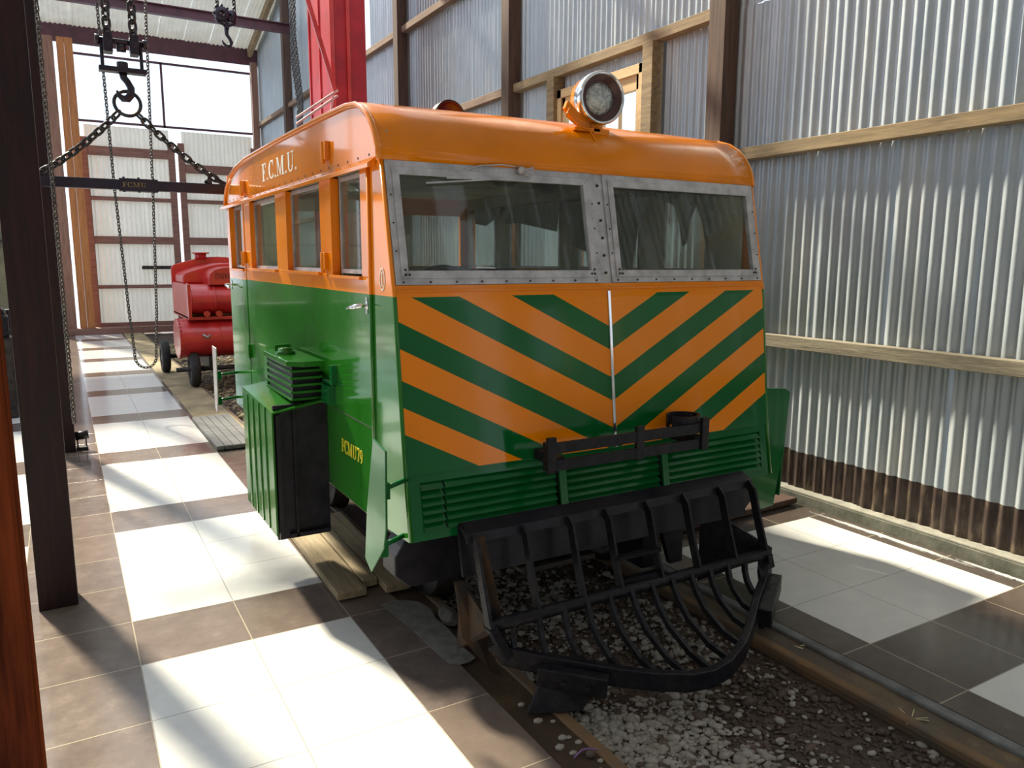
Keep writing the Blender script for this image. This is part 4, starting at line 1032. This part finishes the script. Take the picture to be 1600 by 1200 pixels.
mb = MB(); mb.box(1.9, 2.45, 4.1, 4.22, 1.1, 1.62).box(1.9, 2.45, 3.8, 4.2, 1.05, 1.17); mb.build('passenger_seat', 'black', car, bevel=.03)
mb = MB(); ct = Vector((1.52, 3.16, 1.50)); e = Euler((R(55), 0, 0)).to_matrix()
mb.tube([ct + e @ Vector((.17 * math.cos(a * math.pi / 16), .17 * math.sin(a * math.pi / 16), 0)) for a in range(32)], .012, 8, closed=True); mb.cyl(ct, ct + Vector((0, -.15, -.2)), .015, 8); mb.build('steering_wheel', 'rubber', car)
for (x, y) in ((2.25, 3.96), (2.69, 4.21)):
    mb = MB(); mb.lathe([(0, -.07), (.05, -.065), (.09, -.04), (.10, 0), (0, 0)], (x, y, 2.158), (0, 0, 1), 20); mb.build('ceiling_lamp', 'black', car)
mb = MB(); mb.box(XR - .075, XR - .055, 2.98, 5.88, 2.045, 2.075); mb.build('curtain_rod', 'dark_steel', car)
CUR = [[(5.715, 2.1), (5.276, 2.066), (5.276, 2.008), (5.516, 1.939), (5.682, 1.961)],
 [(5.177, 2.075), (4.427, 2.058), (4.485, 1.865), (4.966, 1.939), (5.176, 1.942)],
 [(4.358, 2.054), (4.069, 2.053), (4.057, 1.708), (4.312, 1.772)],
 [(4.001, 2.049), (3.51, 2.043), (3.588, 1.884), (3.626, 1.699), (3.664, 1.60), (3.707, 1.616), (3.855, 1.68), (3.9, 1.668)],
 [(3.51, 2.043), (3.318, 1.978), (3.261, 1.872), (3.213, 1.75), (3.179, 1.767), (3.161, 1.885), (3.132, 1.967), (3.088, 1.866), (3.041, 1.732), (3.013, 1.797), (2.987, 1.959), (2.965, 2.05)]]
for c_ in CUR:
    mb = MB(); mb.poly([(XR - .09 + .012 * math.sin(y * 31), y, z_) for y, z_ in c_], (1, 0, 0), .004); mb.build('torn_curtain', 'curtain', car)
mb = MB(); g = []
for i in range(9):
    z_ = 1.63 + .40 * i / 8; g.append([(XL + .075 + .01 * math.sin(y_ * 40) + (.02 if z_ < 1.72 else 0), 4.53 + .62 * y_, z_) for y_ in [k / 10 for k in range(11)]])
mb.sheet(g, smooth=True); mb.build('tan_blind', 'curtain_tan', car, solid=.003)

# ================================================================== LOOSE THINGS
# maroon drum seen over the roof
dr = empty('drum_lamp', (2.70, 5.72, 2.27), 'round maroon drum-shaped lamp standing on the rear of the railcar roof', 'lamp')
mb = MB(); mb.lathe([(0, .10), (.11, .10), (.125, .07), (.125, -.03), (.118, -.035), (.112, -.03), (.112, .0), (0, .01)], (2.70, 5.64, 2.765), (0, 1, 0), 28); mb.build('housing', 'maroon', dr)
mb = MB(); mb.lathe([(.128, -.035), (.128, .0), (.118, .0), (.118, -.035), (.128, -.035)], (2.70, 5.64, 2.765), (0, 1, 0), 28); mb.build('rim', 'black', dr)
mb = MB(); mb.cyl((2.70, 5.70, 2.66), (2.70, 5.70, 2.272), .02, 10); mb.build('stand', 'black', dr)

# planks
def plank(x0, x1, y0, y1, z0, z1, mat, lab, rot=0., group=None):
    mb = MB(); n = 9; cx_, cy_ = (x0 + x1) / 2, (y0 + y1) / 2
    pts = []
    m_ = Matrix.Translation((cx_, cy_, 0)) @ Matrix.Rotation(R(rot), 4, 'Z') @ Matrix.Translation((-cx_, -cy_, 0))
    mb.box(x0, x1, y0, y1, z0, z1, m_)
    return tag(mb.build('plank', mat, bevel=.006), lab, 'plank', group)
plank(1.065, 1.215, 3.50, 4.72, .012, .052, 'plank', 'outer worn plank on the tiles beside the railcar, under the green air box', -1.2)
plank(1.222, 1.30, 3.58, 4.70, .016, .058, 'plank', 'narrow ribbed plank between the two wide ones beside the railcar', -1.2)
plank(1.307, 1.44, 3.47, 4.72, .010, .050, 'plank', 'inner worn plank closest to the rail beside the railcar front', -1.2)
for k in range(5):
    plank(1.06 + k * .073, 1.128 + k * .073, 6.95, 8.42, .012, .05, 'plank_grey', 'silver-grey plank of the far ramp, number %s from the walkway' % ['one, outermost', 'two', 'three', 'four', 'five, nearest the rail'][k], 0)
plank(2.95, 4.30, 3.42, 3.55, .012, .052, 'post_right', 'front brown plank on the tiles right of the railcar', 2.)
plank(3.0, 4.28, 3.60, 3.76, .012, .050, 'post_right', 'rear brown plank on the tiles right of the railcar', 1.)
# concrete lump near left wheel
vs, fs = stone_mesh('l', 1, 2); mb = MB(); mb.add([(1.43 + a * .035, 3.05 + b * .08, .035 + c_ * .035) for a, b, c_ in vs], fs); tag(mb.build('concrete_lump', 'stone_grey'), 'broken grey lump beside the rail under the bumper beam', 'stone')
# straw + ribbon + loose pebbles
mb = MB()
for a, b in (((2.70, 2.18, -.03), (2.70, 2.08, -.012)), ((2.68, 2.13, -.03), (2.77, 2.09, -.008)), ((2.72, 2.08, -.03), (2.76, 2.00, -.02)), ((2.67, 2.16, -.03), (2.71, 2.17, -.02))): mb.cyl(a, b, .0025, 5)
tag(mb.build('straw_wisp', 'straw'), 'pale wisp of straw beside the right rail near the cowcatcher tip', 'straw')
mb = MB()
for i in range(7): a = random.uniform(0, 6); mb.cyl((2.63, 1.53, -.02), (2.63 + .06 * math.cos(a), 1.53 + .06 * math.sin(a), -.012), .002, 5)
tag(mb.build('straw_wisp', 'straw'), 'second straw wisp farther along the right rail toward the picture edge', 'straw')
mb = MB(); mb.tube([(1.39, 1.955, -.006), (1.43, 1.965, .004), (1.46, 1.96, .002), (1.485, 1.945, -.004)], .003, 5); tag(mb.build('ribbon', 'ribbon'), 'thin purple ribbon lying by the left rail at the bottom', 'ribbon')
mb = MB(); mb.add([(1.445 + a * .018, 1.935 + b * .018, .002 + c_ * .014) for a, b, c_ in PROTO[0][0]], PROTO[0][1], True); tag(mb.build('pebble', 'stone_dark'), 'dark round pebble under the purple ribbon', 'pebble')
P0 = None
for k, (x, y) in enumerate([(1.40, 2.20), (1.445, 2.17), (1.38, 2.03), (1.42, 2.07), (1.44, 2.06), (1.405, 1.98), (1.455, 2.02), (1.462, 1.90), (1.435, 1.86), (1.40, 2.32)]):
    vs, fs = PROTO[k % 9]; s_ = random.uniform(.009, .017); mb = MB()
    mb.add([(x + a * s_ * 1.2, y + b * s_, -.008 + c_ * s_ * .5) for a, b, c_ in vs], fs, True)
    tag(mb.build('pebble', 'pebble'), 'small pale pebble strayed onto the brown strip left of the rail', 'pebble', 'stray pebbles by the left rail')
for k, (x, y) in enumerate([(2.69, 1.45), (2.67, 1.40), (2.71, 1.28), (2.66, 1.60), (2.69, 1.24)]):
    vs, fs = PROTO[k % 9]; s_ = random.uniform(.012, .02); mb = MB()
    mb.add([(x + a * s_ * 1.2, y + b * s_, -.03 + c_ * s_ * .5) for a, b, c_ in vs], fs, True)
    tag(mb.build('pebble', 'pebble'), 'pale pebble lying in the brown channel between right rail and curb', 'pebble', 'stray pebbles by the right rail')

# floor spotlight
sp = empty('floor_spotlight', (.045, 7.62, 0), 'small black floor spotlight at the foot of the second left post', 'spotlight')
mb = MB(); mb.box(.0, .09, 7.58, 7.66, 0, .03); mb.build('base', 'black', sp, bevel=.003)
mb = MB(); mb.tube([(.012, 7.62, .03), (.012, 7.62, .11)], .006, 6).tube([(.078, 7.62, .03), (.078, 7.62, .11)], .006, 6); mb.build('yoke', 'black', sp)
mb = MB(); mb.cyl((-.005, 7.62, .125), (.10, 7.62, .135), .038, 14); mb.build('lamp_head', 'black', sp)

# red compressor
cp = empty('compressor', (1.9, 11.2, 0), 'old red trailer compressor with round tanks behind the railcar', 'compressor')
def hcyl(x0, x1, y, z_, ry, rz, mat, nm, parent=cp, seg=28):
    mb = MB(); ringL = []
    vs = []; 
    for x in (x0, x1):
        for k in range(seg):
            a = 2 * math.pi * k / seg; vs.append((x, y + ry * math.cos(a), z_ + rz * math.sin(a)))
    fs = [tuple(reversed(range(seg))), tuple(range(seg, 2 * seg))]
    mb.add(vs, [(k, (k + 1) % seg, seg + (k + 1) % seg, seg + k) for k in range(seg)], True)
    mb.add(vs, fs); return mb.build(nm, mat, parent)
t1 = hcyl(1.255, 2.7, 10.95, .63, .35, .26, 'red', 'air_tank')
t2 = hcyl(1.43, 2.7, 10.95, 1.14, .33, .20, 'red', 'fuel_tank')
mb = MB()
for i in range(14):
    a = R(100 + i * 13); mb.cyl((1.275, 10.95 + .352 * math.cos(a), .63 + .262 * math.sin(a)), (1.275, 10.95 + .365 * math.cos(a), .63 + .272 * math.sin(a)), .013, 6)
for x in (1.75, 2.2): mb.tube([(x, 10.95 + .352 * math.cos(R(i * 15)), .63 + .262 * math.sin(R(i * 15))) for i in range(24)], .008, 6, closed=True)
mb.build('rivet_band', 'red', t1)
mb = MB()
for x in (1.42, 1.72): mb.tube([(x, 10.95 + .334 * math.cos(R(i * 15)), 1.14 + .204 * math.sin(R(i * 15))) for i in range(24)], .010, 6, closed=True)
mb.build('tank_band', 'red', t2)
mb = MB(); hood = []
for i in range(13):
    t = i / 12; x = 1.39 + 1.3 * t; hood.append((x, 1.58 + .11 * math.sin(math.pi * min(1, .12 + .88 * t * .9)) if 0 < i < 12 else 1.5))
pr = [(1.37, 1.30), (1.37, 1.53)] + [(1.40 + 1.2 * i / 10, 1.58 + .12 * math.sin(math.pi * i / 10)) for i in range(11)] + [(2.66, 1.53), (2.66, 1.30)]
mb.poly([(x, 12.1, z_) for x, z_ in pr], (0, 1, 0), .06); mb.build('radiator_shell', 'red', cp, bevel=.01)
pr2 = [(1.41, 1.34), (1.41, 1.44)] + [(1.45 + 1.1 * i / 10, 1.48 + .13 * math.sin(math.pi * i / 10)) for i in range(11)] + [(2.6, 1.44), (2.6, 1.34)]
mb = MB(); mb.poly([(x, 11.25, z_) for x, z_ in pr2], (0, 1, 0), .86); mb.build('hood', 'red', cp, bevel=.02)
pr3 = [(1.66, 1.33), (1.66, 1.42), (1.68, 1.48), (1.74, 1.53), (1.85, 1.56), (2.6, 1.60), (2.6, 1.33)]
mb = MB(); mb.poly([(x, 10.72, z_) for x, z_ in pr3], (0, 1, 0), .55); hp = mb.build('hood_end', 'red', cp, bevel=.01)
mb = MB(); text(mb, 'INGER', (1.735, 10.718, 1.415), (1, 0, 0), (0, 0, 1), (0, -1, 0), .065, .8); mb.build('lettering', 'letter_dark', hp)
mb = MB(); mb.cyl((1.78, 12.12, 1.66), (1.78, 12.12, 1.75), .08, 16).cyl((1.78, 12.12, 1.74), (1.78, 12.12, 1.76), .12, 16); mb.build('radiator_cap', 'red', cp)
mb = MB(); mb.box(1.38, 2.7, 10.7, 12.2, .88, .92).box(1.40, 2.7, 11.0, 12.0, .92, 1.3).box(1.38, 1.42, 10.65, 12.2, .9, 1.34); mb.build('chassis', 'red', cp)
for x in (1.6, 1.75):
    mb = MB(); mb.cyl((x, 10.62, .96), (x, 10.72, .96), .04, 10); mb.build('valve', 'red', cp)
mb = MB(); mb.tube([(1.53, 10.60, .70), (1.58, 10.585, .66), (1.62, 10.60, .69)], .016, 6); mb.build('drain_cock', 'alu', cp)
for (x, y) in ((1.42, 10.75), (1.24, 12.35), (2.5, 10.75), (2.5, 12.35)):
    mb = MB(); mb.lathe([(.06, -.05), (.12, -.04), (.13, -.055), (.21, -.055), (.235, -.03), (.235, .03), (.21, .055), (.13, .055), (.12, .04), (.06, .05)], (x, y, .235), (1, 0, 0), 28); wl = mb.build('wheel', 'rubber', cp)
    mb = MB(); mb.lathe([(0, -.05), (.05, -.05), (.11, -.03), (.12, .02), (0, .03)], (x, y, .235), (1, 0, 0), 16); mb.build('hub', 'dark_steel', wl)
mb = MB(); mb.cyl((1.2, 10.75, .235), (2.55, 10.75, .235), .03, 8).cyl((1.2, 12.35, .235), (2.55, 12.35, .235), .03, 8).box(1.6, 1.7, 10.7, 12.4, .24, .40); mb.build('axle', 'dark_steel', cp)

# machinery glimpsed between the left posts
mc = empty('display_case', (-1.0, 14.2, 0), 'dusty yellowish glass display case glimpsed left of the big left post', 'display case')
mb = MB(); mb.box(-2.6, -.62, 14.0, 14.05, .9, 3.6); mb.build('case_front', 'yellow_glass', mc)
mb = MB()
for z_ in (.86, 1.9, 2.75, 3.6): mb.box(-2.6, -.6, 13.96, 14.0, z_, z_ + .03)
mb.build('case_bars', 'dark_steel', mc)
mb = MB(); mb.box(-2.6, -.60, 13.95, 14.6, 0, .86); mb.build('case_base', 'post', mc)
mv = empty('bench_vise', (-.62, 9.6, .0), 'small black iron machine with a hand wheel left of the big left post', 'machine')
mb = MB(); mb.box(-.75, -.50, 9.5, 9.8, 0, .85); mb.build('stand', 'dark_steel', mv, bevel=.01)
mb = MB(); mb.box(-.68, -.52, 9.55, 9.7, .85, 1.08).cyl((-.6, 9.5, 1.1), (-.6, 9.8, 1.1), .06, 12); mb.build('body', 'black', mv, bevel=.01)
mb = MB(); mb.tube([(-.58 + .1 * math.cos(R(i * 20)), 9.46, .98 + .1 * math.sin(R(i * 20))) for i in range(18)], .012, 6, closed=True); mb.build('hand_wheel', 'black', mv)

# ================================================================== LIGHT
sun = bpy.data.lights.new('sun', 'SUN'); so = bpy.data.objects.new('sun', sun); COL.objects.link(so)
d = Vector((.33, -1.15, -1.0)); so.rotation_euler = d.to_track_quat('-Z', 'Y').to_euler(); so.location = (-2, 14, 9)
sun.energy = 15; sun.angle = R(4.5); sun.color = (1.0, .91, .70)
wd = bpy.data.worlds.new('sky'); scene.world = wd; wd.use_nodes = True
bg = wd.node_tree.nodes['Background']; bg.inputs[0].default_value = (.78, .88, 1.0, 1); bg.inputs[1].default_value = 2.0

# ================================================================== CAMERA
cam = bpy.data.cameras.new('camera'); co = bpy.data.objects.new('camera', cam); COL.objects.link(co); scene.camera = co
cam.sensor_width = 36; cam.lens = 27.0; cam.clip_start = .05; cam.clip_end = 200
yaw, pitch, roll = R(30.2), R(9.2), R(.25)
fwd = Vector((math.sin(yaw) * math.cos(pitch), math.cos(yaw) * math.cos(pitch), -math.sin(pitch)))
r0 = Vector((math.cos(yaw), -math.sin(yaw), 0)); u0 = r0.cross(fwd)
rt = r0 * math.cos(roll) + u0 * math.sin(roll); up = -r0 * math.sin(roll) + u0 * math.cos(roll)
co.matrix_world = Matrix(((rt.x, up.x, -fwd.x, 0), (rt.y, up.y, -fwd.y, 0), (rt.z, up.z, -fwd.z, 1.675), (0, 0, 0, 1)))

vs_ = scene.view_settings; vs_.view_transform = 'Standard'; vs_.look = 'None'; vs_.gamma = 1; vs_.use_curve_mapping = False
vs_.exposure = -.30
